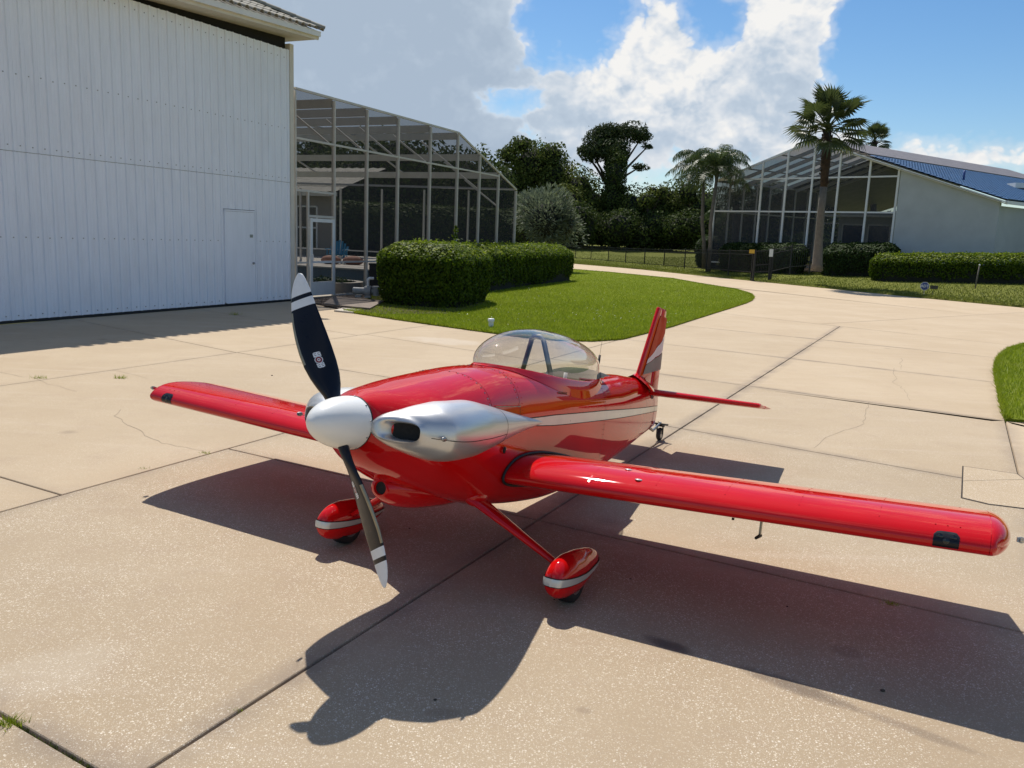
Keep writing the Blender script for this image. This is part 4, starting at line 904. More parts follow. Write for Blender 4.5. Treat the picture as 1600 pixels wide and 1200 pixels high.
# ------------------------------------------------------------------ neighbour's house and its pool cage
HC = PD(1560, 310, 50.0); HC[2] = 0
WV = np.array([math.sin(R(134)), math.cos(R(134)), 0]); WN = np.array([WV[1], -WV[0], 0])   # along the gable wall to the right; WN towards the camera
REC = np.array([math.sin(R(54)), math.cos(R(54)), 0])
if WN[1] > 0: WN = -WN
def WP(px, py, q=0.0):
    d = ray(px, py); t = ((HC + WN * q - CAM_O) @ WN) / (d @ WN); return CAM_O + d * t
def neighbour():
    root = empty('neighbour_house', HC, 'grey stucco house with a blue tiled roof on the right', 'house')
    T = Matrix.Translation(Vector(tuple(-HC)))
    def fin(o): o.data.transform(T); return o
    pk, ev = WP(1278, 217), WP(1575, 312)
    zr = lambda p: pk[2] + (ev[2] - pk[2]) * ((p - pk) @ WV) / ((ev - pk) @ WV)
    a, b = WP(1404, 300), WP(1558, 350); a[2] = b[2] = 0
    def wallp(name, p0, p1, zt0, zt1, th, mat):
        mb = MB(); base = -.3; back = -WN * th
        mb.add([p0 + UZ * base, p1 + UZ * base, p1 + UZ * zt1, p0 + UZ * zt0, p0 + back + UZ * base, p1 + back + UZ * base, p1 + back + UZ * zt1, p0 + back + UZ * zt0], [(0, 1, 2, 3), (7, 6, 5, 4), (0, 4, 5, 1), (1, 5, 6, 2), (2, 6, 7, 3), (3, 7, 4, 0)]); return fin(mb.build(name, mat, root))
    wallp('wall', a, b, zr(a) - .16, zr(b) - .16, .3, 'stucco')
    c0 = b + REC * 4.0 - WN * .3; wallp('wall', b - WN * .301 + REC * .0, b - WN * .301 + WV * .01 + REC * 4, ev[2] - .3, ev[2] - .3, .25, 'stucco'); wallp('wall', c0, c0 + WV * 12, ev[2] - .3, ev[2] - .3, .3, 'stucco')
    for k, (s, w, z0, z1) in enumerate(((1.6, 1.0, 1.0, 1.9), (3.6, 1.2, 1.0, 1.9))):
        p = c0 + WV * s + WN * .03 + UZ * (z0 + z1) / 2; f = fin(MB().box(p, (w, .08, z1 - z0), (WV, WN, UZ)).build('window', 'alu_white', root)); fin(MB().box(p + WN * .045, (w - .16, .03, z1 - z0 - .16), (WV, WN, UZ)).build('pane', 'window', f))
    # rake board and gutter
    up = np.cross(WV, WN); up = UZ
    fin(MB().bar(pk + WN * .25 - UZ * .14, ev + WN * .25 - UZ * .14, .06, .22, up=tuple(WN)).build('rake_board', 'alu_white', root))
    fin(MB().bar(ev + WN * .25 - UZ * .14, ev + REC * 20 - UZ * .14, .12, .16).build('gutter', 'alu_white', root))
    fin(MB().bar(pk + WN * .10 - UZ * .22, ev + WN * .10 - UZ * .22, .04, .30, up=tuple(WN)).build('soffit', 'alu_white', root))
    # roof: weathered grey upper part, blue glazed tiles below in overlapping courses
    P0 = pk + WN * .28; D = ev - pk; L = np.linalg.norm(D)
    nrm = np.cross(D / L, REC); nrm = nrm / np.linalg.norm(nrm); nrm = nrm if nrm[2] > 0 else -nrm
    def course(t0, t1, amp, step, pitch, ln, s0=0.0):
        n = int(ln / pitch * 5); rows = []
        for t, dz in ((t0, step), (t1, step * 1.0 + .035)):
            rows.append([P0 + D * t + REC * (s0 + i * pitch / 5) + nrm * ((.035 if dz > step else 0) + amp * abs(math.sin(math.pi * i / 5))) for i in range(n)])
        rows.append([p - nrm * .05 for p in rows[-1]]); return rows
    nc = 22
    for k in range(nc):
        t0 = .31 + .69 * k / nc; t1 = .31 + .69 * (k + 1) / nc + .004; mb = MB(); mb.loft(course(t0, t1, .045, 0, .30, 24), False, False); fin(mb.build('tile_course', 'tile_blue', root))
    for k in range(7):
        t0 = .31 * k / 7; t1 = .31 * (k + 1) / 7; mb = MB(); mb.loft([[P0 + D * t + REC * s + nrm * .10 for s in (-.1, 24)] for t in (t0, t1 - .004)] + [[P0 + D * (t1 - .004) + REC * s + nrm * .04 for s in (-.1, 24)]], False, False); fin(mb.build('roof_panel', 'panel_grey', root))
    mb = MB(); mb.loft([[P0 + D * t + REC * s - nrm * .06 for s in (0, 24)] for t in (0, 1)], False, False); fin(mb.build('roof_deck', 'soffit', root))
    # far slope of the roof and a vent pipe, skylight
    LD = np.array([-D[0], -D[1], D[2]]); mb = MB(); mb.loft([[pk + REC * s + LD * t for s in (8, 24)] for t in (0, 1)], False, False); fin(mb.build('roof', 'panel_grey', root))
    v = P0 + D * .66 + REC * 3.0; mb = MB(); mb.tube([v, v + UZ * .55], .06, 8); fin(mb.build('vent_pipe', 'signblue', root, True))
    v = P0 + D * .66 + REC * 9.5 + nrm * .15; fin(MB().box(v, (.9, .9, .3)).build('skylight', 'alu_white', root))
    # meter boxes at the foot of the wall
    for px, w in ((1418, .45), (1430, .4)):
        p = WP(px, 398); fin(MB().box(np.array([p[0], p[1], 1.15]) + WN * .1, (w, .2, .6), (WV, WN, UZ)).build('meter_box', 'alu_white', root))
    # --- the cage
    cg = empty('pool_cage', HC, 'white framed gabled pool cage attached to the blue roofed house', 'pool cage'); 
    def F(o): o.data.transform(T); return o
    le = WP(1119, 283); ze = le[2]
    PX = [1118, 1189, 1227, 1267.5, 1308.5, 1356, 1401.5]; PU = [float((WP(x, 300) - HC) @ WV) for x in PX]
    up_ = float((pk - HC) @ WV); ul = PU[0]
    def zg(u):
        if u <= up_: return ze + (pk[2] - ze) * (u - ul) / (up_ - ul)
        return pk[2] + (ev[2] - pk[2]) * (u - up_) / (float((ev - HC) @ WV) - up_) - .2
    W3 = lambda u, q, z: HC + WV * u + REC * q + UZ * z
    for u in PU: F(MB().box(W3(u, 0, zg(u) / 2 - .35), (.11, .09, zg(u) + .6), (WV, WN, UZ)).build('post', 'alu_white', cg))
    F(MB().bar(W3(ul, 0, ze), W3(up_, 0, pk[2]), .09, .12).build('rafter', 'alu_white', cg)); F(MB().bar(W3(up_, -.05, pk[2] - .2), W3(PU[-1], -.05, zg(PU[-1])), .09, .12).build('rafter', 'alu_white', cg))
    z1, z2 = WP(1260, 331)[2], WP(1297, 277.5)[2]
    for z in (z1, z2, .75):
        for a, b in zip(PU[:-1], PU[1:]):
            if min(zg(a), zg(b)) > z - .3: F(MB().bar(W3(a + .05, .02, z), W3(b - .05, .02, z), .07, .09).build('rail', 'alu_white', cg))
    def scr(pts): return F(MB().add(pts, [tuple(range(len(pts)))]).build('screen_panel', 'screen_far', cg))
    for a, b in zip(PU[:-1], PU[1:]):
        if a < up_ < b - .05: scr([W3(a, .06, .3), W3(b, .06, .3), W3(b, .06, zg(b)), W3(up_, .06, pk[2]), W3(a, .06, zg(a))])
        else: scr([W3(a, .06, .3), W3(b, .06, .3), W3(b, .06, zg(b)), W3(a, .06, zg(a))])
    DP = 11.0
    for q in (1.4, 2.8, 4.2, 5.6, 7.0, 8.4, 9.8, DP):
        F(MB().bar(W3(ul, q, ze - .1), W3(up_, q, pk[2] - .1), .08, .22).build('roof_beam', 'alu_white', cg)); F(MB().bar(W3(up_, q, pk[2] - .1), W3(PU[-1], q, zg(PU[-1]) + .1), .08, .22).build('roof_beam', 'alu_white', cg))
        F(MB().box(W3(ul, q, ze / 2), (.10, .10, ze), (WV, WN, UZ)).build('post', 'alu_white', cg))
    for t in (.33, .66):
        u = ul + (up_ - ul) * t; F(MB().bar(W3(u, .1, zg(u) - .05), W3(u, DP, zg(u) - .05), .06, .08).build('purlin', 'alu_white', cg))
        u = up_ + (PU[-1] - up_) * t; F(MB().bar(W3(u, .1, zg(u) + .1), W3(u, DP, zg(u) + .1), .06, .08).build('purlin', 'alu_white', cg))
    for u in PU[1:-1]: F(MB().box(W3(u, DP, 1.9), (.12, .10, 3.8), (WV, WN, UZ)).build('post', 'alu_white', cg))
    for z in (1.2, 3.7): F(MB().bar(W3(ul, DP, z), W3(PU[-1], DP, z), .08, .10).build('rail', 'alu_white', cg))
    F(MB().bar(W3(ul, .1, ze), W3(ul, DP, ze), .1, .12).build('eave_rail', 'alu_white', cg)); F(MB().bar(W3(ul, .1, z1), W3(ul, DP, z1), .07, .08).build('rail', 'alu_white', cg))
    scr([W3(ul, .0, .3), W3(ul, DP, .3), W3(ul, DP, ze), W3(ul, .0, ze)]); scr([W3(ul, .05, ze), W3(ul, DP, ze), W3(up_, DP, pk[2]), W3(up_, .05, pk[2])])
    # lanai wall of the house seen through the cage
    l0 = W3(PU[3] - 3.2, 8.6, 0); l1 = W3(PU[-1] + 1.0, 8.6, 0)
    mb = MB(); mb.box((l0 + l1) / 2 + UZ * 2.1, (np.linalg.norm(l1 - l0), .25, 4.6), (WV, WN, UZ)); F(mb.build('lanai_wall', 'stucco', root))
    for k in range(5):
        c = l0 + (l1 - l0) * (.11 + .19 * k) + UZ * 2.1 + WN * .14; w = np.linalg.norm(l1 - l0) * .165
        f = F(MB().box(c, (w, .06, 3.0), (WV, WN, UZ)).build('window', 'alu_white', root)); F(MB().box(c + WN * .04, (w - .2, .03, 2.8), (WV, WN, UZ)).build('pane', 'window', f))
    F(MB().bar(l0 + UZ * 4.1 + WN * .6 - WV * .6, l1 + UZ * 4.1 + WN * .6, 1.2, .14).build('lanai_roof', 'alu_white', root))
neighbour()

# ------------------------------------------------------------------ black fence with gate
def fence():
    H = 1.28
    def FP(px, py):
        'fence points: the run bends towards the road as it nears the gate'
        q = GT(px, py); D = float(np.hypot(q[0], q[1])); return PD(px, py, D * float(np.interp(px, [1037, 1177, 1203, 1265], [1.0, .90, .895, .875])))
    def run(name, px, label, group=None, Z=H):
        P = [FP(*p) for p in px]; root = empty(name, P[0], label, 'fence', group); T = Matrix.Translation(Vector(tuple(-P[0])))
        def F(o): o.data.transform(T); return o
        pk = MB()
        for p in P: F(MB().box(p + UZ * (Z - .26) / 2, (.060, .060, Z + .40)).build('post', 'fence', root))
        for a, b in zip(P[:-1], P[1:]):
            for z in (.12, Z - .22, Z - .03): F(MB().bar(a + UZ * z, b + UZ * z, .03, .032).build('rail', 'fence', root))
            n = max(2, int(np.linalg.norm(b - a) / .115))
            for i in range(1, n): c = a + (b - a) * i / n; pk.box(c + UZ * (Z / 2 + .02), (.014, .014, Z - .10))
        o = F(pk.build('picket', 'fence', root)); o['kind'] = 'stuff'
    run('metal_fence', [(870, 401), (899, 404.6), (923, 406.5), (950, 409), (977, 411.6), (1006.5, 414.2), (1037, 416.6), (1069, 419.3), (1103, 422), (1138, 425.3), (1174, 428.6)], 'long black metal picket fence along the far edge of the driveway')
    run('metal_fence', [(1205, 427.5), (1234.5, 420.5), (1265, 418)], 'short black picket fence run from the gate post to the tall palm')
    a, b = FP(1177, 429), FP(1202, 427.6); r = empty('fence_gate', a, 'black picket gate with yellow and white signs', 'gate'); T = Matrix.Translation(Vector(tuple(-a)))
    def F(o): o.data.transform(T); return o
    for p in (a, b): F(MB().box(p + UZ * .49, (.09, .09, 1.66)).build('gate_post', 'fence', r))
    for z in (.12, .5, H - .05): F(MB().bar(a + UZ * z, b + UZ * z, .035, .04).build('rail', 'fence', r))
    pk = MB(); n = 10
    for i in range(1, n): pk.box(a + (b - a) * i / n + UZ * .7, (.016, .016, 1.2))
    o = F(pk.build('picket', 'fence', r)); o['kind'] = 'stuff'
    tw = -a / np.linalg.norm(a); tw[2] = 0
    F(MB().box(a + UZ * 1.22 + tw * .10 - np.array([.18, 0, 0]), (.28, .015, .20)).build('warning_sign', 'signyellow', r)); F(MB().box(b + UZ * 1.10 + tw * .10, (.20, .015, .40)).build('notice_sign', 'alu_white', r))
    p = GT(1170, 426.5); s = empty('security_sign', p, 'small pale blue sign on a stake beside the fence gate', 'sign'); mb = MB(); mb.box((0, 0, .2), (.02, .02, .42)); mb.build('stake', 'steel', s); MB().box((0, -.02, .36), (.27, .012, .25)).build('plate', 'stripe', s); MB().box((0, -.03, .30), (.2, .008, .07)).build('band', 'signblue', s)
fence()

# ------------------------------------------------------------------ vegetation
def crown_obj(name, blobs, mat, leaf, dens, parent, aspect=.55, core=True, radial=False, fill=.5):
    pts, nrm, al = [], [], []
    for c, r in blobs:
        c, r = np.asarray(c, float), np.asarray(r, float); n = int(4 * math.pi * (r[0] * r[1] * r[2]) ** (2 / 3) * dens)
        d = norm(RNG.normal(size=(n, 3)))
        # ragged outline: sub-clumps push the surface in and out
        k = 14; cl = norm(RNG.normal(size=(k, 3))); am = RNG.normal(size=k) * .22; bump = np.zeros(n)
        for i in range(k): bump += am[i] * np.exp(-((1 - d @ cl[i]) / .12))
        rr = (1 + bump) * (1 - fill * RNG.random(n) ** 1.8) * (1 + (RNG.random(n) > .96) * RNG.random(n) * .22)
        pts.append(c + d * r * rr[:, None]); nrm.append(norm(d + RNG.normal(size=(n, 3)) * .7)); al.append(norm(d + RNG.normal(size=(n, 3)) * .35 + (0, 0, .25)))
    P = np.concatenate(pts); Nn = np.concatenate(nrm); A_ = np.concatenate(al); s = leaf * (.6 + .8 * RNG.random(len(P)))
    if radial: Nn = norm(np.cross(A_, RNG.normal(size=A_.shape)))
    o = link(name, big_mesh(name, leaf_quads(P, Nn, s, s * aspect, A_ if radial else None), 4, mat), parent)
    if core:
        for c, r in blobs: mb = MB(); mb.ball(c, np.asarray(r) * .62, 10, 6); mb.build('crown_dark_core', 'hedge_core', parent)  # solid dark balls added inside the crown to block light
    return o
def px_blob(px, py, rx, ry, D, dep=None):
    c = PD(px, py, D); return c, (rx / FOC * D, (dep if dep else (rx + ry) / 2) / FOC * D, ry / FOC * D)
def tree(name, D, blobs, base_px, mat, label, leaf=.32, dens=26, cat='tree', group=None, trunk_r=.28, limbs=True, bark='bark', **kw):
    b = PD(base_px, 385, D); b[2] = terr(b[0], b[1]) - .1; root = empty(name, b, label, cat, group)
    B = [px_blob(*q, D + (RNG.random() - .5) * 3) for q in blobs]; B = [(c - b, r) for c, r in B]
    mb = MB(); top = B[0][0]
    mb.tube([(0, 0, 0), np.array(top) * (.3, .3, .4), np.array(top) * (.7, .7, .75), top], [trunk_r * 1.3, trunk_r, trunk_r * .75, trunk_r * .4], 9)
    mb.build('trunk', bark, root, True)
    if limbs:
        for c, r in B[1:]:
            mb = MB(); s = np.array(top) * .55; m = (s + c) / 2 + (0, 0, .3); mb.tube([s, m, c], [trunk_r * .5, trunk_r * .35, trunk_r * .15], 7); mb.build('limb', bark, root, True)
    crown_obj('crown', B, mat, leaf, dens, root, **kw); return root
tree('oak_tree', 106, [(832, 262, 44, 42), (800, 300, 34, 50), (868, 285, 40, 40), (795, 243, 20, 16), (845, 335, 60, 50), (815, 226, 22, 12), (862, 243, 24, 20), (780, 330, 26, 50)], 835, 'oak', 'broad dark oak tree rising behind the end of the left pool cage', dens=30, leaf=.34)
tree('pine_tree', 103, [(945, 222, 34, 24), (985, 208, 26, 14), (925, 240, 22, 14), (1003, 214, 15, 10), (962, 236, 26, 18), (1000, 261, 12, 6), (955, 205, 28, 12), (1012, 229, 8, 4), (912, 236, 12, 8)], 962, 'pine', 'tall flat topped pine with a vine covered trunk', dens=62, leaf=.42, aspect=.30, fill=.8, core=False, trunk_r=.42)
tree('vine_tower', 101, [(962, 275, 17, 34), (960, 310, 22, 34), (966, 250, 15, 20), (952, 262, 10, 16)], 962, 'vine', 'column of dark vines wrapped round the tall pine trunk', dens=40, leaf=.3, cat='vine', fill=.35, limbs=False)
mids = [([(905, 300, 32, 38), (890, 330, 40, 45), (925, 330, 40, 45)], 905, 'bush', 'rounded olive green tree between the oak and the pine'),
        ([(985, 330, 40, 38), (955, 345, 42, 40), (1010, 345, 36, 36)], 985, 'bush', 'dense olive tree at the foot of the vine covered pine'),
        ([(1045, 320, 34, 34), (1030, 345, 42, 38), (1070, 340, 30, 42)], 1045, 'oak', 'dark spreading tree just left of the feather palms'),
        ([(1100, 330, 30, 45), (1085, 350, 34, 34), (1075, 300, 22, 20)], 1090, 'oak', 'dark tree directly behind the feather palms'),
        ([(1012, 312, 16, 14), (1020, 298, 8, 8), (1035, 300, 10, 10)], 1015, 'bush', 'wispy small tree right of the pine in the treeline gap')]
for i, (b, x, m, lb) in enumerate(mids): tree('broadleaf_tree', 102 - i * 1.2, b, x, m, lb, dens=30, leaf=.30)
tree('silver_bush', 48, [(850, 345, 38, 42), (832, 325, 28, 32), (868, 335, 30, 36), (880, 350, 26, 30)], 850, 'silverleaf', 'silvery grey leaved bush beyond the left pool cage', leaf=.26, dens=110, cat='bush', aspect=.26, radial=True, fill=.6, trunk_r=.10)
behind = [([(620, 270, 90, 70), (560, 300, 80, 70)], 600, 'dark tree seen through the middle of the left pool cage'), ([(720, 290, 60, 62), (690, 320, 70, 60)], 715, 'dark tree seen through the right half of the left pool cage'), ([(770, 300, 34, 55), (790, 335, 30, 45)], 775, 'dark tree seen through the last bay of the left pool cage'), ([(505, 262, 60, 60)], 510, 'dark tree above the beige house behind the pool cage')]
for i, (b, x, lb) in enumerate(behind): tree('broadleaf_tree', 66 + 3 * i, b, x, 'vine', lb, dens=26, leaf=.34)
def thicket():
    B = []
    for i, px in enumerate(np.linspace(866, 1126, 22)): B.append(px_blob(px + RNG.normal() * 3, 358 + RNG.normal() * 8, 22 + 8 * RNG.random(), 22 + 10 * RNG.random(), 93 + 4 * RNG.random()))
    for c, r in B: c[2] = max(c[2], terr(c[0], c[1]) + r[2] * .75)
    tag(crown_obj('thicket', B, 'vine', .30, 30, None, core=False), kind='stuff')
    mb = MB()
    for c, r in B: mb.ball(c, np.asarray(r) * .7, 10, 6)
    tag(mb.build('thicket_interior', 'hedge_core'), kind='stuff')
thicket()
def wood():
    pts = []
    for k in range(62000):
        az = R(-34 + 72 * RNG.random()); r = 112 + 9 * RNG.random(); x, y = r * math.sin(az), r * math.cos(az)
        h = 4.6 + 1.4 * math.sin(az * 37) + 1.0 * math.sin(az * 91 + 1)
        pts.append((x, y, float(terr(x, y)) + h * RNG.random() ** .7))
    P = np.array(pts); n = len(P); Nn = norm(RNG.normal(size=(n, 3)) + np.array([0, -.8, .4]))
    tag(link('far_wood', big_mesh('far_wood', leaf_quads(P, Nn, .55 * (.6 + .8 * RNG.random(n)), .34), 4, 'vine')), kind='stuff')
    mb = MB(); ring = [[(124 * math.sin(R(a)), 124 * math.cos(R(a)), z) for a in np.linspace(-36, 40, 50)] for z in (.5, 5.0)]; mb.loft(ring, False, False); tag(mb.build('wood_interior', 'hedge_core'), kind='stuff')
wood()

def fan_leaf_mesh(rad, droop, variant):
    """a fan palm leaf: petiole from the origin along +X, then a pleated fan of tapering segments"""
    rng = np.random.default_rng(variant); mb = MB(); pl = rad * 1.15
    pts = [np.array([pl * t, 0, .18 * math.sin(t * 2.2) - droop * .35 * t * t]) for t in np.linspace(0, 1, 5)]
    mb.tube(pts, [.035, .03, .025, .02, .015], 5); h = pts[-1]; n = 26
    for k in range(n):
        a = R(-150 + 300 * (k + .5) / n); L = rad * .82 * (.78 + .22 * math.cos(a * .55)) * (.92 + .16 * rng.random()); da = R(150 / n) * 1.05
        def pt(t, w, dz=0): 
            rr = L * t; return h + np.array([rr * math.cos(a + w), rr * math.sin(a + w), -droop * .55 * (rr / rad) ** 2 * rad + (.03 * (1 if abs(w) > 0 else -1)) * (1 - t) + dz])
        A0, B0, C0 = pt(.02, 0), pt(.6, -da), pt(.6, da); tip = pt(1.0, 0, -.12 * rad * rng.random() - droop * .15)
        mid = pt(.6, 0); mb.add([A0, B0, mid, C0, tip], [(0, 1, 2), (0, 2, 3), (1, 4, 2), (2, 4, 3)])
    me = mb.mesh('frond', 'fan'); a = me.attributes.new('rnd', 'FLOAT', 'FACE'); a.data.foreach_set('value', np.random.default_rng(variant).random(len(me.polygons)).astype(np.float32) * .85); return me
def feather_mesh(L, variant, e0, mat='palm'):
    """a feather frond that leaves the crown at an angle and arches over under its own weight, leaflets hanging"""
    rng = np.random.default_rng(variant); mb = MB(); n = 14; p = np.zeros(3); pts = [p.copy()]; drs = []
    for i in range(n):
        t = (i + .5) / n; a = R(e0 - (e0 + 62) * t ** 1.25); d = np.array([math.cos(a), 0, math.sin(a)]); drs.append(d); p = p + d * L / n; pts.append(p.copy())
    mb.tube(pts, list(np.linspace(.030, .005, n + 1)), 5)
    for i in range(54):
        t = .10 + .9 * i / 54; k = min(n - 1, int(t * n)); p = pts[k] + (pts[k + 1] - pts[k]) * (t * n - k); d = drs[k]
        for s in (-1, 1):
            ll = L * .30 * math.sin(math.pi * min(1, .20 + t * .74)) * (.75 + .5 * rng.random()); side = np.array([0, s, 0]) * (.8 + .3 * rng.random()) + d * .45 + UZ * (.30 - .7 * rng.random()); side /= np.linalg.norm(side)
            m = p + side * ll * .42 - UZ * ll * .06; e = p + side * ll * .62 - UZ * ll * (.45 + .45 * rng.random()); w = d * .017
            mb.add([p - w, p + w, m + w, m - w, e], [(0, 1, 2, 3), (3, 2, 4)])
    me = mb.mesh('frond', mat); a = me.attributes.new('rnd', 'FLOAT', 'FACE'); a.data.foreach_set('value', rng.random(len(me.polygons)).astype(np.float32)); return me
FANS = [fan_leaf_mesh(1.0, d, i) for i, d in enumerate((.12, .32, .6))]
FEATH = [feather_mesh(2.7, i, e) for i, e in enumerate((84, 70, 52, 32, 8))]
def put_frond(me, root, c, az, elv, roll=0.0, sc=1.0):
    o = link('frond', me, root); o.matrix_local = Matrix.Translation(Vector(tuple(c))) @ Matrix.Rotation(az, 4, 'Z') @ Matrix.Rotation(-elv, 4, 'Y') @ Matrix.Rotation(roll, 4, 'X') @ Matrix.Scale(sc, 4); return o
def fan_palm(base, path, rads, split, crown_r, n, label, dead=6, seed=1):
    rng = random.Random(seed); root = empty('fan_palm', base, label, 'palm tree'); P = [np.asarray(p) - base for p in path]
    mb = MB(); mb.tube(P[:split + 1], rads[:split + 1], 14); mb.build('trunk', 'trunk', root, True)
    mb = MB(); mb.tube(P[split:], rads[split:], 14); mb.build('old_boots', 'boot', root, True)
    # stubs of cut leaf bases
    mb = MB(); 
    for k in range(90):
        t = rng.random(); a = P[split] + (P[-1] - P[split]) * t; ang = rng.random() * 6.28; r = rads[split] * .95; d = np.array([math.cos(ang), math.sin(ang), 0]); mb.bar(a + d * r * .8, a + d * (r + .10) + UZ * .16, .07, .03)
    o = mb.build('leaf_base', 'boot', root); o['kind'] = 'stuff'
    top = P[-1]
    for k in range(n):
        f = (k + .5) / n; el = R(84 - 108 * f ** .9) + rng.uniform(-.12, .12); az = k * 2.39996 + rng.uniform(-.25, .25)
        put_frond(FANS[0 if el > R(35) else 1 if el > R(-5) else 2], root, top + UZ * (.15 * (1 - f)), az, el, rng.uniform(-.5, .5), crown_r * rng.uniform(.9, 1.1) / 1.75)
def feather_palm(base, path, rads, sc, n, label, seed, group):
    rng = random.Random(seed); root = empty('feather_palm', base, label, 'palm tree', group); P = [np.asarray(p) - base for p in path]
    mb = MB(); mb.tube(P, rads, 12); mb.build('trunk', 'trunk', root, True)
    mb = MB(); mb.tube([P[-1], P[-1] + UZ * .5], [rads[-1] * 1.2, .05], 10); mb.build('crownshaft', 'palm', root, True)
    for k in range(n):
        f = (k + .5) / n; put_frond(FEATH[min(4, int(f * 5))], root, P[-1] + UZ * (.35 * (1 - f)), k * 2.39996 + rng.uniform(-.3, .3), rng.uniform(-.08, .08), rng.uniform(-.25, .25), sc * rng.uniform(.85, 1.12))
def palms():
    D = 43.0; q = lambda x, y, d=D: PD(x, y, d)
    D = 44.0; b = PD(1276, 423, D)
    fan_palm(b, [b, q(1277, 412, D), q(1279, 380, D), q(1283, 330, D), q(1287, 292, D), q(1290, 255, D), q(1293, 205, D)], [.31, .25, .20, .175, .165, .225, .19], 4, 1.85 * D / 43, 30, 'tall single fan palm with a dark boot collar on its grey trunk', seed=3)
    for k, (bx, tx, ty, d, sc, lb) in enumerate(((1102, 1100, 268, 57, 1.0, 'left of the two feather palms with drooping fronds'), (1108, 1121, 266, 54, 1.0, 'right of the two feather palms with drooping fronds'))):
        b = PD(bx, 400, d); b[2] = terr(b[0], b[1]) - .1; t = PD(tx, ty + 4, d); m = b * .5 + t * .5; m[0] -= .12
        feather_palm(b, [b, b * .7 + t * .3, m, t], [.17, .13, .115, .095], sc * 1.0, 24, lb, 5 + k, 'feather palms by the dark hedge')
    d = 74; b = PD(1366, 390, d); b[2] = terr(b[0], b[1]); t = PD(1366, 223, d)
    fan_palm(b, [b, b * .6 + t * .4, b * .15 + t * .85, t], [.3, .25, .24, .22], 2, 1.35, 26, 'fan palm head showing behind the roof ridge of the neighbour house', seed=8)
    for k, (px, py, d, sc) in enumerate(((1150, 322, 62, .95), (1196, 312, 64, .85))):
        b = PD(px, 395, d); b[2] = terr(b[0], b[1]); t = PD(px, py, d); feather_palm(b, [b, b * .5 + t * .5, t], [.3, .28, .25], sc, 20, ['dark feather palm seen through the left end of the gabled cage', 'smaller dark feather palm behind the second bay of the gabled cage'][k], 15 + k, None)
palms()
tree('broadleaf_tree', 70, [(1160, 345, 40, 30), (1215, 340, 40, 28), (1260, 335, 40, 30)], 1200, 'vine', 'dark low tree seen through the gabled pool cage', dens=24, leaf=.32)

def bed_right():
    P = [GT(1232, 424), GT(1300, 428), GT(1370, 433), GT(1372, 424), GT(1290, 414), GT(1240, 416)]; mb = MB(); c = sum(P) / len(P); k = len(P)
    mb.add([p + UZ * .075 for p in P] + [c + UZ * .12], [(i, (i + 1) % k, k) for i in range(k)]); o = mb.build('mulch_bed', 'sand'); o['kind'] = 'structure'
bed_right()
def yard_signs():
    tw = lambda p: (lambda d: (np.array([-d[1], d[0], 0]), -np.array([d[0], d[1], 0]), UZ))(np.array([p[0], p[1], 0]) / np.hypot(p[0], p[1]))
    p = GT(1443, 462.5); ax = tw(p); r = local_root('security_sign', p, 'blue octagonal security sign on the lawn beyond the driveway', 'sign', ax=ax)
    oc = lambda rad, y0, y1: [[(rad * math.cos(R(22.5 + 45 * i)), y, .42 + rad * math.sin(R(22.5 + 45 * i))) for i in range(8)] for y in (y0, y1)]
    MB().box((0, -.02, .16), (.03, .015, .40)).build('stake', 'steel', r)
    MB().loft(oc(.185, -.005, .005)).build('border', 'alu_white', r); MB().loft(oc(.168, .0055, .009)).build('plate', 'signblue', r)
    cu = bpy.data.curves.new('lettering', 'FONT'); cu.body = 'ADT'; cu.size = .155; cu.align_x = 'CENTER'; cu.align_y = 'CENTER'; cu.extrude = .002; cu.offset = .004; cu.materials.append(MAT['alu_white'])
    tmp = bpy.data.objects.new('tmp', cu); COL.objects.link(tmp); bpy.context.view_layer.update()
    me = bpy.data.meshes.new_from_object(tmp.evaluated_get(bpy.context.evaluated_depsgraph_get())); bpy.data.objects.remove(tmp)
    o = link('lettering', me, r); o.matrix_local = Matrix.Translation((0, .0125, .42)) @ Matrix.Rotation(R(180), 4, 'Z') @ Matrix.Rotation(R(90), 4, 'X')
    p = GT(1456, 463.5); r = local_root('garden_sign', p, 'small dark rectangular sign on a thin stake beside the octagonal sign', 'sign', ax=tw(p))
    MB().bar((0.02, 0, -.02), (-.03, 0, .34), .025, .02).build('stake', 'signdark', r); MB().box((-.04, .01, .40), (.30, .02, .15)).build('plate', 'signdark', r)
    p = GT(1523, 453); r = local_root('marker_post', p, 'thin pale marker post standing on the lawn before the low hedge', 'post', ax=tw(p))
    mb = MB(); mb.tube([(0, 0, -.05), (-.06, 0, 1.08)], .03, 8); mb.build('pole', 'trunk', r, True); mb = MB(); mb.tube([(-.06, 0, 1.08), (-.063, 0, 1.15)], .034, 8); mb.build('cap', 'alu_white', r, True)
yard_signs()
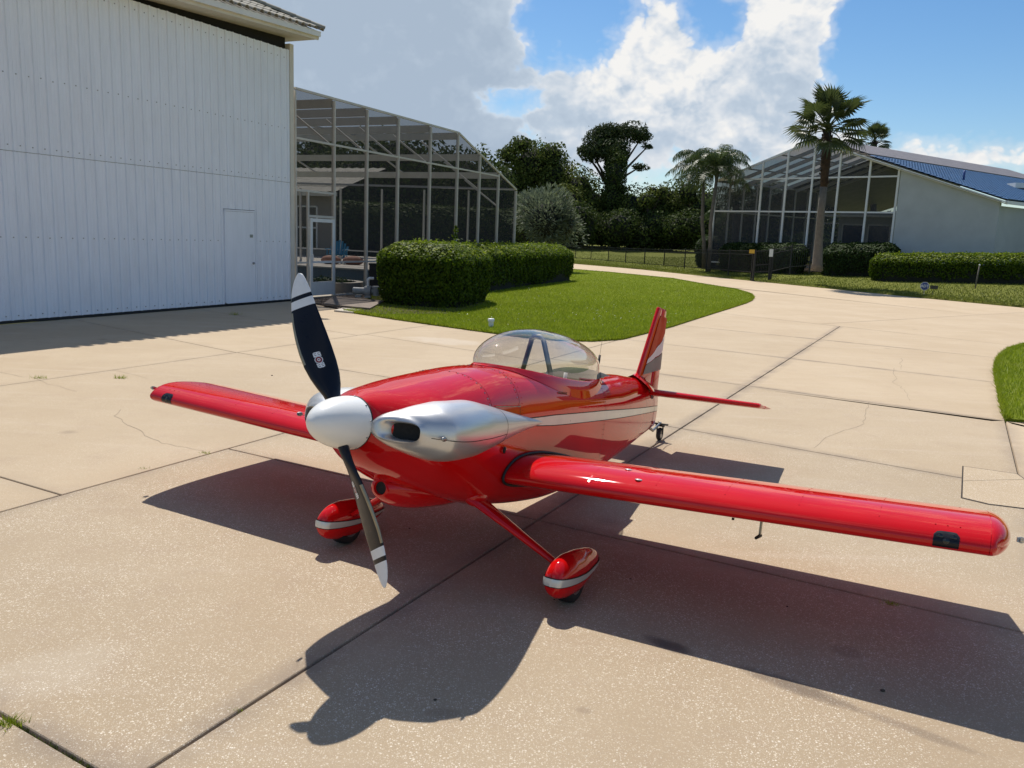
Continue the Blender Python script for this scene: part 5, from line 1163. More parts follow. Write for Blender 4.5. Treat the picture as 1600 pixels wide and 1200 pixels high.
def weeds():
    W = [(12, 1131, .033, 60, 'largest weed tuft in the joint at the lower left'), (368, 1108, .016, 22, 'weed tuft in the long joint below the propeller'), (190, 591, .05, 34, 'weed tuft at the joint crossing near the hangar'), (320, 708, .026, 26, 'weed tuft in the joint left of the nose, nearer the right wing tip'), (447, 673, .03, 26, 'weed tuft in the joint just under the right wing root'), (62, 591, .05, 22, 'faint weed in the joint at the far left'), (1392, 944, .026, 30, 'dry weed tuft in the joint below the left wing'), (226, 732, .022, 20, 'small weed in the joint left of the wing shadow'), (368, 492, .08, 22, 'weed in the shaded joint before the hangar door')]
    for px, py, h, n, lb in W:
        p = G(px, py); root = empty('weed_tuft', p, lb, 'weed', 'weeds in the driveway joints'); Q = RNG.normal(size=(n * 3, 2)) * h * .75; Q[:, 1] *= .6
        link('grass_tuft', blades('grass_tuft', Q, -.015, h * 1.1, .006, 'blade'), root)
    Q = np.stack([G(5 + 145 * t, 1118 + 85 * t)[:2] for t in RNG.random(260)]) + RNG.normal(size=(260, 2)) * .006
    tag(link('moss', blades('moss', Q, -.02, .022, .006, 'oak')), kind='stuff')
    mb = MB()
    for px, py, s in ((878, 938, .009), (866, 937, .004), (1379, 1080, .009), (680, 1094, .006), (1230, 948, .005), (425, 587, .010), (640, 826, .005), (985, 905, .005)):
        p = G(px, py); mb.ball(p + UZ * s * .4, (s * 1.3, s, s * .6), 7, 4)
    tag(mb.build('leaf_litter', 'bark'), kind='stuff')
weeds()

# ------------------------------------------------------------------ the aeroplane
# frame: X forward along the fuselage, Y to the pilot's left, Z up; origin on the ground between the main wheels
AC_L, AC_R, AC_T = G(885, 940), G(543, 846), G(1030, 688)
AC_O = (AC_L + AC_R) / 2; _aft = (AC_T - AC_O) / np.linalg.norm(AC_T - AC_O); AF = -_aft; AL = np.array([_aft[1], -_aft[0], 0])
AP = R(11.0); _c, _s = math.cos(AP), math.sin(AP)
AX = (AF * _c + UZ * _s, AL, -AF * _s + UZ * _c)
FS = [  # X, top, bottom, half width, z of widest, upper exponent, lower exponent
    (1.035, .936, .692, .122, .815, 2.0, 2.0), (1.00, .946, .658, .165, .82, 2.0, 2.0), (.93, .970, .612, .235, .822, 2.0, 2.1), (.82, .996, .566, .290, .822, 2.1, 2.2), (.65, 1.036, .505, .322, .822, 2.2, 2.4),
    (.40, 1.086, .445, .326, .82, 2.4, 3.0), (.05, 1.145, .396, .312, .82, 2.6, 4.0), (-.25, 1.168, .385, .305, .83, 2.8, 5.0), (-.55, 1.172, .392, .303, .85, 3.0, 6.0), (-.95, 1.175, .430, .292, .88, 2.9, 6.5),
    (-1.40, 1.195, .505, .270, .91, 2.6, 6.5), (-1.85, 1.225, .590, .235, .94, 2.2, 6.5), (-2.30, 1.248, .672, .188, .97, 2.0, 6.0), (-2.75, 1.248, .745, .130, 1.0, 1.9, 5.0), (-3.10, 1.205, .800, .078, 1.0, 2.0, 4.0), (-3.36, 1.15, .840, .028, 1.0, 2.0, 3.0)]
FX = [f[0] for f in FS]
def fus(x):
    return [float(pchip(FX, [f[k] for f in FS], x)) for k in range(1, 7)]
def fus_pt(x, a):
    zt, zb, w, zm, nu, nl = fus(x); ca, sa = math.cos(a), math.sin(a)
    if sa >= 0: return np.array([x, w * math.copysign(abs(ca) ** (2 / nu), ca), zm + (zt - zm) * sa ** (2 / nu)])
    return np.array([x, w * math.copysign(abs(ca) ** (2 / nl), ca), zm - (zm - zb) * (-sa) ** (2 / nl)])
def fus_side(x, z, out=0.0, side=1):
    """the skin at a height, pushed out a little"""
    zt, zb, w, zm, nu, nl = fus(x)
    if z >= zm: t = min(1, (z - zm) / (zt - zm)); y = w * max(0, 1 - t ** nu) ** (1 / nu)
    else: t = min(1, (zm - z) / (zm - zb)); y = w * max(0, 1 - t ** nl) ** (1 / nl)
    return np.array([x, side * (y + out), z])
def aircraft():
    root = local_root('light_aircraft', AC_O, 'red single seat low wing light aircraft with a white spinner and bubble canopy', 'aeroplane', ax=AX)
    # --- fuselage, with the cockpit opening left out
    NA = 72; xs = np.concatenate([np.linspace(1.035, .40, 22), np.linspace(.36, -2.3, 60), np.linspace(-2.36, -3.36, 22)])
    ang = [2 * math.pi * k / NA for k in range(NA)]
    mb = MB(); rings = [[fus_pt(x, a) for a in ang] for x in xs]; mb.loft(rings, True, True)
    keep = []
    for f in mb.f:
        c = np.mean([mb.v[i] for i in f], 0)
        t = (c[0] + .92) / .80
        hole = len(f) == 4 and c[2] > 1.0 and abs(t) < 1 and abs(c[1]) < .215 * (1 - abs(t) ** 3.0) ** .5
        keep.append(not hole)
    mb.f = [f for f, k in zip(mb.f, keep) if k]; mb.mi = [0] * len(mb.f)
    fo = mb.build('fuselage', 'red', root, True, 60)
    # --- spinner
    mb = MB(); rings = []
    for t in np.linspace(0, 1, 22):
        x = 1.04 + .265 * t; r = .121 * max(0.0004, 1 - t ** 2.1) ** .56; rings.append([(x, r * math.cos(2 * math.pi * k / 40), .816 + r * math.sin(2 * math.pi * k / 40)) for k in range(40)])
    mb.loft(rings, True, True); sp = mb.build('spinner', 'white', root, True, 60)
    mb = MB(); mb.tube([(1.028, 0, .816), (1.041, 0, .816)], .1225, 40); mb.build('spinner_backplate', 'hole', root, True, 40)
    mb = MB()
    for k in range(10):
        a = 2 * math.pi * (k + .3) / 10; mb.ball((1.052, .1213 * math.cos(a), .816 + .1213 * math.sin(a)), (.005, .0045, .0045), 8, 5)
    o = mb.build('screw', 'steel', sp, True); o['kind'] = 'stuff'
    # --- propeller
    er0 = np.array([0, -.49, .872]); er0 /= np.linalg.norm(er0); et0 = np.array([0, .872, .49]); XA = np.array([1., 0, 0]); hub = np.array([1.115, 0, .81])
    rr = [.03, .08, .11, .14, .18, .23, .29, .36, .43, .50, .55, .572, .572001, .592, .612, .612001, .632, .632001, .65, .675, .70, .718, .730, .737]
    cw = [.06, .062, .066, .080, .108, .132, .146, .150, .146, .136, .124, .117, .117, .111, .105, .105, .098, .098, .092, .078, .060, .043, .026, .006]
    te = [.030, .032, .036, .044, .056, .064, .066, .064, .060, .055, .051, .049, .049, .048, .047, .047, .046, .046, .045, .042, .038, .034, .029, .018]
    pr = empty('propeller'); pr.parent = root
    for sgn in (1, -1):
        er, et = er0 * sgn, et0 * sgn; mb = MB(); rings = []; NB = 22
        for r, c, tt in zip(rr, cw, te):
            beta = R(float(np.interp(r, [.03, .15, .3, .5, .737], [62, 50, 36, 25, 17]))); th = float(np.interp(r, [.03, .12, .25, .5, .74], [.055, .048, .026, .016, .007]))
            ch = et * math.cos(beta) - XA * math.sin(beta); nn = XA * math.cos(beta) + et * math.sin(beta)
            ring = []
            for k in range(NB):
                a = 2 * math.pi * k / NB; u = .5 + .5 * math.cos(a); yy = math.sin(a); prof = th * (.75 if yy > 0 else .25) * math.copysign(abs(yy) ** .8, yy) * (1.15 - .35 * u)
                ring.append(hub + er * r + ch * (tt - c * (1 - u)) + nn * prof)
            rings.append(ring)
        mb.loft(rings, True, True)
        n = NB
        for i in range(len(rr) - 1):
            rm = (rr[i] + rr[i + 1]) / 2; m = 1 if (.572 < rm < .612 or rm > .632) else 0
            for j in range(n): mb.mi[i * n + j] = m
        bl = mb.build('blade', ['bladeblack', 'tipwhite'], pr, True, 50)
        # leading edge guard on the outer half, and the maker's winged badge
        def surf(r, u, out):
            c = float(np.interp(r, rr, cw)); tt = float(np.interp(r, rr, te)); beta = R(float(np.interp(r, [.03, .15, .3, .5, .737], [62, 50, 36, 25, 17]))); th = float(np.interp(r, [.03, .12, .25, .5, .74], [.055, .048, .026, .016, .007]))
            ch = et * math.cos(beta) - XA * math.sin(beta); nn = XA * math.cos(beta) + et * math.sin(beta); a = math.acos(max(-1, min(1, 2 * u - 1))); prof = th * .75 * math.sin(a) ** .8 * (1.15 - .35 * u)
            return hub + er * r + ch * (tt - c * (1 - u)) + nn * (prof + out)
        g = MB(); rows = [[surf(r, u, .0012) for u in (.0, .02, .05, .085)] for r in np.linspace(.30, .56, 10)]; g.loft(rows, False, False); g.build('edge_guard', 'brass', bl, True)
        bd = MB()
        def quad(r0, r1, u0, u1, m, out=.0014): bd.add([surf(r0, u0, out), surf(r1, u0, out), surf(r1, u1, out), surf(r0, u1, out)], [(0, 1, 2, 3)], m)
        def disc(r, u, s, m, out): 
            c = float(np.interp(r, rr, cw)); bd.add([surf(r + s * math.cos(2 * math.pi * k / 16), u + s / c * math.sin(2 * math.pi * k / 16), out) for k in range(16)], [tuple(range(16))], m)
        R0, U0 = .305, .50
        for k, (dr, w) in enumerate(((-.036, .085), (-.028, .10), (-.020, .11), (.020, .11), (.028, .10), (.036, .085))):
            quad(R0 + dr - .0028, R0 + dr + .0028, U0 - w, U0 + w, 0)
        for du in (-.10, .10): quad(R0 - .036, R0 - .015, U0 + du - .014, U0 + du + .014, 0); quad(R0 + .015, R0 + .036, U0 + du - .014, U0 + du + .014, 0)
        for dr in (-.027, .027): quad(R0 + dr - .009, R0 + dr + .009, U0 - .02, U0 + .02, 0)
        disc(R0, U0, .0185, 0, .0017); disc(R0, U0, .0150, 1, .0020); disc(R0, U0, .0075, 0, .0023); disc(R0, U0, .0035, 1, .0026)
        bd.build('badge', ['tipwhite', 'emblemred'], bl)
    # --- silver engine cheeks with cooling inlets
    CK = [(1.005, .226, .815, .112, .062), (.985, .236, .815, .128, .078), (.94, .252, .814, .146, .096), (.85, .266, .814, .172, .122), (.72, .270, .818, .180, .140), (.55, .264, .830, .176, .142), (.38, .258, .840, .160, .122), (.22, .256, .850, .134, .096), (.06, .260, .860, .102, .070), (-.10, .270, .868, .064, .046), (-.24, .285, .874, .032, .024), (-.34, .297, .878, .008, .006)]
    def shear(ring_, k_=None):
        'the inlet face looks forward and outward: its inboard edge reaches the spinner'
        o_ = []
        for p in ring_:
            k = max(0, min(1, (p[0] - .84) / .16)) if k_ is None else k_
            o_.append((p[0] + k * (-.03 + .42 * (.28 - abs(p[1]))), p[1], p[2]))
        return o_
    for side in (1, -1):
        mb = MB(); n = 40; KX = [k[0] for k in CK]
        def ck(x): return [float(pchip(KX, [k[j] for k in CK], x)) for j in range(1, 5)]
        def ring(x, sy=1, sz=1, dy=0):
            yc, zc, a, b = ck(x); e = .90
            return [(x, side * (yc + dy + a * sy * math.copysign(abs(math.cos(t)) ** e, math.cos(t))), zc + b * sz * math.copysign(abs(math.sin(t)) ** e, math.sin(t))) for t in [2 * math.pi * k / n for k in range(n)]]
        def rect(x, yc, zc, a, b, e=.55):
            return [(x, side * (yc + a * math.copysign(abs(math.cos(t)) ** e, math.cos(t))), zc + b * math.copysign(abs(math.sin(t)) ** e, math.sin(t))) for t in [2 * math.pi * k / n for k in range(n)]]
        R_ = [ring(x) for x in np.concatenate([np.linspace(-.34, .9, 40), np.linspace(.91, 1.005, 9)])]
        R_ += [rect(1.016, .232, .815, .100, .055, .8), rect(1.019, .240, .813, .090, .045, .65), rect(1.012, .247, .812, .079, .039), rect(.97, .255, .812, .069, .036)]
        R_ = [shear(r_) for r_ in R_]
        mb.loft(R_, True, False); k0 = len(mb.f); mb.loft([R_[-1], rect(.80, .26, .815, .055, .036)], True, True, 1)
        c = mb.build('engine_cheek', ['silver', 'hole'], root, True, 55)
        # seams and the small oval fastener
        def band(pts, w, nm, mat):
            b_ = MB(); rows = []
            for i, p in enumerate(pts):
                q = np.asarray(pts[min(i + 1, len(pts) - 1)]) - np.asarray(pts[max(i - 1, 0)]); q /= np.linalg.norm(q) + 1e-9
                nrm_ = np.array([0, side, 0]) if abs(q[1]) < .9 else UZ; v = np.cross(q, nrm_); v /= np.linalg.norm(v) + 1e-9; rows.append([np.asarray(p) - v * w, np.asarray(p) + v * w])
            b_.loft(rows, False, False); return b_.build(nm, mat, c)
        P = []
        for x in np.linspace(.96, .28, 26):
            yc, zc, a, b = ck(x); t = -.12 - .1 * (.9 - x); P.append((x, side * (yc + a * abs(math.cos(t)) ** .9 + .0012), zc + b * math.copysign(abs(math.sin(t)) ** .9, math.sin(t))))
        band(P, .0016, 'seam', 'hole')
        P = []; yc, zc, a, b = ck(.28)
        for t in np.linspace(1.5, -1.2, 22): P.append((.28, side * (yc + (a + .0014) * abs(math.cos(t)) ** .9), zc + (b + .0014) * math.copysign(abs(math.sin(t)) ** .9, math.sin(t))))
        rows = [[np.array(p) - XA * .0018, np.array(p) + XA * .0018] for p in P]; b_ = MB(); b_.loft(rows, False, False); b_.build('seam', 'hole', c)
        yc, zc, a, b = ck(.90); b_ = MB(); b_.ball((.905, side * (yc + a * .985), zc - .012), (.022, .006, .011), 12, 6); f_ = b_.build('fastener', 'steel', c, True)
        b_ = MB()
        for i in range(14): b_.box((.80, side * (.20 + i * .0075), .815), (.004, .0015, .075))
        b_.build('cooling_fins', 'steel', c)
    # --- chin scoop under the nose
    SC_ = [(.745, .505, .058, .048), (.72, .503, .075, .062), (.64, .492, .110, .082), (.50, .478, .135, .090), (.32, .468, .135, .085), (.12, .452, .110, .066), (-.06, .43, .06, .04)]
    mb = MB(); n = 28; SX = [k[0] for k in SC_]
    def sr(x, k=1.0): v = [float(pchip(SX, [q[j] for q in SC_], x)) for j in (1, 2, 3)]; return [(x, v[1] * k * math.cos(2 * math.pi * i / n), v[0] + v[2] * k * math.sin(2 * math.pi * i / n)) for i in range(n)]
    R_ = [sr(x) for x in np.linspace(-.06, .745, 24)] + [[(.753, .036 * math.cos(2 * math.pi * i / n), .503 + .034 * math.sin(2 * math.pi * i / n)) for i in range(n)], [(.74, .032 * math.cos(2 * math.pi * i / n), .503 + .030 * math.sin(2 * math.pi * i / n)) for i in range(n)]]
    mb.loft(R_, True, False); mb.loft([R_[-1], [(.60, .03 * math.cos(2 * math.pi * i / n), .50 + .028 * math.sin(2 * math.pi * i / n)) for i in range(n)]], True, True, 1); mb.build('air_scoop', ['red', 'hole'], root, True, 55)
    # --- stripe along the flank with thin dark outlines
    for side in (1, -1):
        def stripe(w0, w1, out, nm, mat, par):
            rows = []
            for x in np.linspace(-.12, -3.345, 60):
                zc = float(np.interp(x, [-3.34, -3.12, -1.37, -.3, 0], [1.01, 1.006, .936, .884, .872])); h = float(np.interp(x, [-3.34, -2.5, -1.4, -.5, -.12], [.021, .024, .031, .029, .018])) + w0
                rows.append([fus_side(x, zc - h + 2 * h * k / 5, out, side) for k in range(6)])
            m_ = MB(); m_.loft(rows, False, False); return m_.build(nm, mat, par, True)
        st = stripe(.0, 0, .0022, 'stripe', 'stripe', root); stripe(.005, 0, .0010, 'stripe_outline', 'hole', st)
        v = MB(); p = fus_side(.13, .725, .004, side); v.ball(p, (.030, .008, .020), 12, 6); vv = v.build('vent', 'red', root, True)
        v = MB(); v.ball(p + np.array([.012, side * .007, .002]), (.014, .006, .019), 12, 6); v.build('opening', 'hole', vv, True)
    # --- hinge line, panel seams and rivets
    def seam_ring(x, a0, a1, nm='seam', w=.0012):
        rows = []
        for a in np.linspace(a0, a1, 40):
            p = fus_pt(x, a); zc = fus(x)[3]; d = np.array([0, p[1], p[2] - zc]); d /= np.linalg.norm(d); p = p + d * .0012; rows.append([p - XA * w, p + XA * w])
        m_ = MB(); m_.loft(rows, False, False); return m_.build(nm, 'hole', root)
    seam_ring(.30, R(8), R(172)); seam_ring(-.03, R(10), R(170)); seam_ring(-1.42, R(-60), R(80), w=.001); seam_ring(-1.42, R(100), R(240), w=.001); seam_ring(-2.72, R(0), R(180))
    rv = MB()
    def rivet(p, n_, s=.0036): rv.ball(p, (s, s, s * .8), 6, 4)
    for x in (.315, -.015, -.06):
        for a in np.linspace(R(8), R(172), 26):
            p = fus_pt(x, a); rivet(p, None)
    for side in (1, -1):
        for x in np.linspace(.27, -.02, 22): rivet(fus_side(x, .955 + (.27 - x) * .03, .0, side), None, .0042)
        for x in np.linspace(-.1, -2.7, 60): rivet(fus_side(x, float(np.interp(x, [-2.7, -.1], [.80, .50])), .0, side), None, .0026)
        for x0 in (-1.40, -1.44, -2.1):
            for z in np.linspace(.66, 1.12, 14): rivet(fus_side(x0, z, 0, side), None, .0026)
    o = rv.build('rivet', 'red', root, True); o['kind'] = 'stuff'
    fs_ = MB()
    for x, n_ in ((.318, 22), (-.012, 18)):
        for a in np.linspace(R(9), R(171), n_):
            p = fus_pt(x, a); zc = fus(x)[3]; d = np.array([0, p[1], p[2] - zc]); d /= np.linalg.norm(d); fs_.tube([p - d * .002, p + d * .0015], .0048, 8)
    o = fs_.build('fastener', 'steel', root, True, 40); o['kind'] = 'stuff'
    hg = MB()
    for side in (1, -1):
        for k in range(20):
            x = .26 - k * .0150; p = fus_side(x, .952 + (.27 - x) * .03, .001, side); hg.bar(p, p - XA * .010 + UZ * .0003, .004, .004)
    o = hg.build('hinge', 'steel', root); o['kind'] = 'stuff'
    # --- canopy: sill curve, red frame skirt, clear bubble
    x0, x1 = -.100, -1.70
    def sill(t, side):
        """t 0 at the front, 1 at the back"""
        x = x0 + (x1 - x0) * t; w = .248 * (max(0, 1 - abs(1 - t * 2.35) ** 2.3) ** .5 if t < .4255 else max(0, 1 - ((t - .4255) / .5745) ** 2.6) ** .62)
        z = float(pchip([0, .15, .32, .5, .65, .85, 1.0], [1.172, 1.163, 1.150, 1.146, 1.155, 1.195, 1.240], t)); return np.array([x, side * w, z])
    NT_, NS_ = 56, 28; mb = MB(); rows = []
    for i in range(NT_ + 1):
        t = i / NT_; t = .5 - .5 * math.cos(math.pi * t); l, r = sill(t, 1), sill(t, -1); w = l[1]
        hgt = .300 * (max(0, 1 - abs(1 - t / .50) ** 2.1) ** .58 if t < .50 else max(0, 1 - ((t - .50) / .50) ** 2.1) ** .62)
        row = []
        for k in range(NS_ + 1):
            a = math.pi * k / NS_; bul = 1 + .055 * math.sin(a) * math.sin(2 * a) ** 2; row.append((l[0], w * math.cos(a) * (1 + .06 * math.sin(2 * min(a, math.pi - a))), l[2] + hgt * math.sin(a) ** .92))
        rows.append(row)
    mb.loft(rows, False, False); mb.build('canopy', 'canopy', root, True)
    mb = MB(); TS = np.linspace(0, 1, 60); loop = [sill(t, 1) for t in TS] + [sill(t, -1) for t in TS[::-1][1:-1]]
    cen = np.array([-.85, 0, 0]); inner, outer, low = [], [], []
    for p in loop:
        d = np.array([(p[0] + .85) * .35, p[1], 0]); d /= np.linalg.norm(d) + 1e-9
        q = p + d * .030; s_ = 1 if p[1] >= 0 else -1
        zt = fus(max(-3.3, min(1.0, q[0])))[0]
        y = abs(q[1]); ww = fus(q[0])[2]; zz = fus(q[0])[3] + (zt - fus(q[0])[3]) * max(0, 1 - min(1, y / ww) ** fus(q[0])[4]) ** (1 / fus(q[0])[4])
        inner.append(p + UZ * .004 - d * .004); outer.append(p + d * .006 - UZ * .003); low.append(np.array([q[0], q[1], min(zz + .003, p[2] + .002)]))
    under = [p - UZ * .03 - np.array([0, 0, 0]) for p in inner]
    n = len(loop); k0 = 0
    mb.loft([under, inner, outer, [(a + b) / 2 + UZ * -.004 for a, b in zip(outer, low)], low], True, False); mb.build('canopy_frame', 'red', root, True, 50)
    # --- cockpit: tub, seat, cushion, roll bar, panel
    mb = MB(); tub = [(-.22, .14), (-.9, .20), (-1.60, .14)]
    mb.loft([[(x, -w, 1.09), (x, -w, .62), (x, w, .62), (x, w, 1.09)] for x, w in tub], False, False); mb.add([(-1.60, -.14, .6), (-1.60, .14, .6), (-1.60, .13, 1.15), (-1.60, -.13, 1.15)], [(0, 1, 2, 3)]); mb.build('cockpit_tub', 'cockpit', root)
    mb = MB(); mb.box((-1.02, 0, .70), (.42, .38, .12)); mb.bar((-1.22, 0, .70), (-1.42, 0, 1.17), .38, .10, up=(1, 0, .3)); mb.build('seat', 'cushion', root)
    mb = MB(); mb.loft([[(-1.30 - .32 * t, y, 1.165 + .055 * math.sin(math.pi * t) ** .6 * (1 - (y / .21) ** 2) ** .5 + .05 * t) for y in np.linspace(-.205, .205, 15)] for t in np.linspace(0, 1, 10)], False, False); mb.build('rear_cushion', 'cushion', root, True)
    mb = MB(); mb.loft([[(-.16 - .18 * t, y, 1.125 - .0 * t + .012 * (1 - (y / .13) ** 2)) for y in np.linspace(-.13, .13, 9)] for t in (.4, 1)], False, False); mb.add([(-.34, -.15, .85), (-.34, .15, .85), (-.34, .13, 1.12), (-.34, -.13, 1.12)], [(0, 1, 2, 3)]); mb.build('instrument_panel', 'black', root)
    mb = MB(); apx = [(-.735, -.03, 1.392), (-.735, .03, 1.392)]
    mb.tube([(-1.00, -.215, 1.10), (-.985, -.205, 1.13), (-.77, -.052, 1.378), (-.735, -.02, 1.396), (-.735, .02, 1.396), (-.725, .052, 1.378), (-.60, .205, 1.13), (-.59, .215, 1.10)], .0165, 12); mb.build('roll_bar', 'bar', root, True)
    mb = MB(); mb.tube([(-.62, .20, 1.135), (-.95, .05, 1.15), (-1.25, -.1, 1.17)], .010, 8); mb.tube([(-.70, .12, 1.10), (-.70, .13, 1.20)], .012, 8); mb.tube([(-.85, .18, 1.08), (-.85, .18, 1.19)], .013, 8); mb.build('harness', 'alu_white', root, True)
    mb = MB(); mb.box((-1.5, .17, 1.20), (.06, .02, .015)); mb.box((-1.58, -.1, 1.215), (.07, .03, .012)); mb.build('buckle', 'steel', root)
    # --- antenna
    mb = MB(); mb.tube([(-1.842, 0, 1.22), (-1.848, 0, 1.372)], [.011, .009], 10); mb.tube([(-1.848, 0, 1.372), (-1.857, 0, 1.50)], .0012, 5); mb.build('antenna', 'black', root, True)
    # --- wings
    def foil(n=26, t=.142):
        xs_ = [.5 - .5 * math.cos(math.pi * k / n) for k in range(n + 1)]; th = lambda x: 5 * t * (.2969 * math.sqrt(x) - .126 * x - .3516 * x**2 + .2843 * x**3 - .1030 * x**4); cam = lambda x: .022 * (1 - ((x - .18) / .82) ** 2 if x > .18 else 1 - ((.18 - x) / .18) ** 2)
        return [(x, cam(x) + th(x)) for x in reversed(xs_)] + [(x, cam(x) - th(x)) for x in xs_[1:-1]]
    FO = foil(); CH = 1.24; YR, YT = .292, 2.575
    def wing_ring(y, side, sc=1.0, ths=1.0, dx=0.0):
        xl = float(np.interp(y, [.3, 2.6], [.085, .005])); z = float(np.interp(y, [.3, 2.6], [.577, .660])); out = []
        for x, h in FO:
            X = -x * CH * sc - dx; Zz = h * CH * ths * (1 if sc == 1 else 1); out.append(np.array([xl + X * math.cos(R(-1)), side * y, z + Zz - X * math.sin(R(-1)) * -1 * 1.0]))
        return out
    def wing_pt(y, side, x, up=True, out=0.0):
        xl = float(np.interp(y, [.3, 2.6], [.085, .005])); z = float(np.interp(y, [.3, 2.6], [.577, .660])); n = len(FO); half = [p for p in (FO[:27][::-1] if up else [FO[26]] + FO[27:] + [FO[0]])]
        h = float(np.interp(x, [p[0] for p in half], [p[1] for p in half])); X = -x * CH; return np.array([xl + X * math.cos(R(-1)), side * y, z + h * CH + X * math.sin(R(-1)) + (out if up else -out)])
    for side in (1, -1):
        mb = MB(); rings = [wing_ring(y, side) for y in (YR, .8, 1.3, 1.8, 2.2, YT)]
        mb.loft(rings, True, True); w = mb.build('wing', 'red', root, True, 50)
        mb = MB(); rings = []; base = wing_ring(YT, side); up_h = {round(x, 6): h for x, h in FO[:27]}; lo_h = {round(x, 6): h for x, h in FO[26:]}
        for k in range(13):
            a = math.pi / 2 * k / 12; row = []
            for (x, h), p in zip(FO, base):
                u_, l_ = up_h.get(round(x, 6), h), lo_h.get(round(x, 6), h); half = (u_ - l_) / 2 * CH; dz = (h - (u_ + l_) / 2) * CH
                row.append(np.array([p[0] - .035 * (1 - math.cos(a)) * max(0, 1 - x / .12), p[1] + side * (.002 + 1.02 * max(half, .030 * (1 - x)) * math.sin(a)), p[2] - dz * (1 - max(.002, math.cos(a)))]))
            rings.append(row)
        mb.loft(rings, True, True); mb.build('wing_tip', 'red', w, True, 60)
        # root seal
        ring = wing_ring(.315, side); zc = np.mean([p[2] for p in ring]); ring = [np.array([p[0] + (.010 if p[0] > -.1 else 0), p[1], zc + (p[2] - zc) * 1.07]) for p in ring]
        mb = MB(); mb.tube(ring[4:] + ring[:1], .0075, 7); mb.build('root_seal', 'black', w, True)
        # seams: ribs, spar line, aileron and flap gaps
        sm = MB()
        def strip(pts, wv, hw):
            rows = [[np.asarray(p) - wv * hw, np.asarray(p) + wv * hw] for p in pts]; sm.loft(rows, False, False)
        for y in (.78, 1.12, 1.46, 1.80, 2.14): strip([wing_pt(y, side, x, True, .0009) for x in np.linspace(.02, .74, 22)], np.array([0, 1., 0]), .0007)
        strip([wing_pt(YT, side, x, True, .0012) for x in np.linspace(.0, .98, 30)], np.array([0, 1., 0]), .0016)
        strip([wing_pt(YT, side, x, False, .0012) for x in np.linspace(.0, .98, 30)], np.array([0, 1., 0]), .0016)
        sm.build('skin_seam', 'red', w)
        gp = MB()
        for ya, yb in ((.40, 1.28), (1.30, 2.44)): gp.loft([[wing_pt(y, side, .755, True, .0012), wing_pt(y, side, .762, True, .0012)] for y in np.linspace(ya, yb, 8)], False, False)
        gp.loft([[wing_pt(1.287, side, x, True, .0012), wing_pt(1.293, side, x, True, .0012)] for x in np.linspace(.755, .98, 8)], False, False)
        gp.build('control_gap', 'hole', w)
        rv = MB()
        for y in (.78, 1.12, 1.46, 1.80, 2.14):
            for x in (.05, .12, .2, .28, .36): p = wing_pt(y, side, x, True, .0); rv.ball(p, (.003, .003, .0022), 6, 4)
        for y in np.linspace(.45, 2.42, 46): rv.ball(wing_pt(y, side, .20, True, .0), (.0020, .0020, .0012), 6, 4)
        for y in (2.365, 2.412, 2.46): rv.ball(wing_pt(y, side, .05, True, 0), (.004, .004, .003), 6, 4)
        o = rv.build('rivet', 'red', w, True); o['kind'] = 'stuff'
        for y, x in (((.92, .17), (1.02, .07)) if side > 0 else ((.95, .17),)):
            mb = MB(); p = wing_pt(y, side, x, True, .0); mb.ball(p, (.020, .020, .005), 16, 6); mb.build('fuel_cap', 'stripe', w, True)
        # landing light in the leading edge
        ll = MB(); ys = np.linspace(2.362, 2.462, 9); prof = [(x, True) for x in (.024, .018, .013, .008, .004, .0012)] + [(x, False) for x in (.0012, .004, .008, .013)]
        ll.loft([[wing_pt(y, side, x if not u else x * (1 - .55 * abs((y - 2.412) / .05) ** 6), u, 0) + np.array([.0022, 0, 0]) for x, u in prof] for y in ys], False, False); lo_ = ll.build('landing_light', 'bladeblack', w, True)
        for y, zz in ((2.386, .017), (2.412, .0), (2.438, .017)):
            mb = MB(); p = wing_pt(y, side, .004, True, 0) + np.array([.003, 0, zz - .012]); p[0] -= max(0, zz) * .35; mb.tube([p, p + np.array([.003, 0, 0]), p + np.array([.004, 0, 0])], [.013, .013, .011], 14); mb.build('lamp', 'window', lo_, True, 40)
        # tip light, tie-down ring, pitot tube on the left
        mb = MB(); p = np.array([-.10, side * (YT + .115), wing_pt(2.6, side, .1, True)[2] - .045]); mb.ball(p, (.022, .016, .014), 12, 8); nl = mb.build('tip_light', 'lens', w, True); mb = MB(); mb.box(p - np.array([.0, side * .010, 0]), (.03, .012, .018)); mb.build('light_base', 'steel', nl)
        if side > 0:
            p = wing_pt(1.56, side, .45, False, -.01); mb = MB(); mb.bar(p, p + np.array([.0, 0, -.135]), .026, .010, up=(0, 1, 0)); ma = mb.build('pitot_mast', 'brass', w)
            mb = MB(); q = p + np.array([0, 0, -.135]); mb.tube([q + np.array([-.02, 0, 0]), q + np.array([.10, 0, 0])], [.010, .008], 10); mb.build('pitot_tube', 'black', w, True)
            p = wing_pt(1.44, side, .34, False, -.005); mb = MB(); mb.tube([p, p + np.array([0, 0, -.045])], .007, 8); mb.build('tie_down', 'black', w, True)
            for y in (.45, .62): 
                p = wing_pt(y, side, .25, False, -.003); mb = MB(); mb.tube([p, p - UZ * .018], .004, 6); mb.build('drain', 'black', w, True)
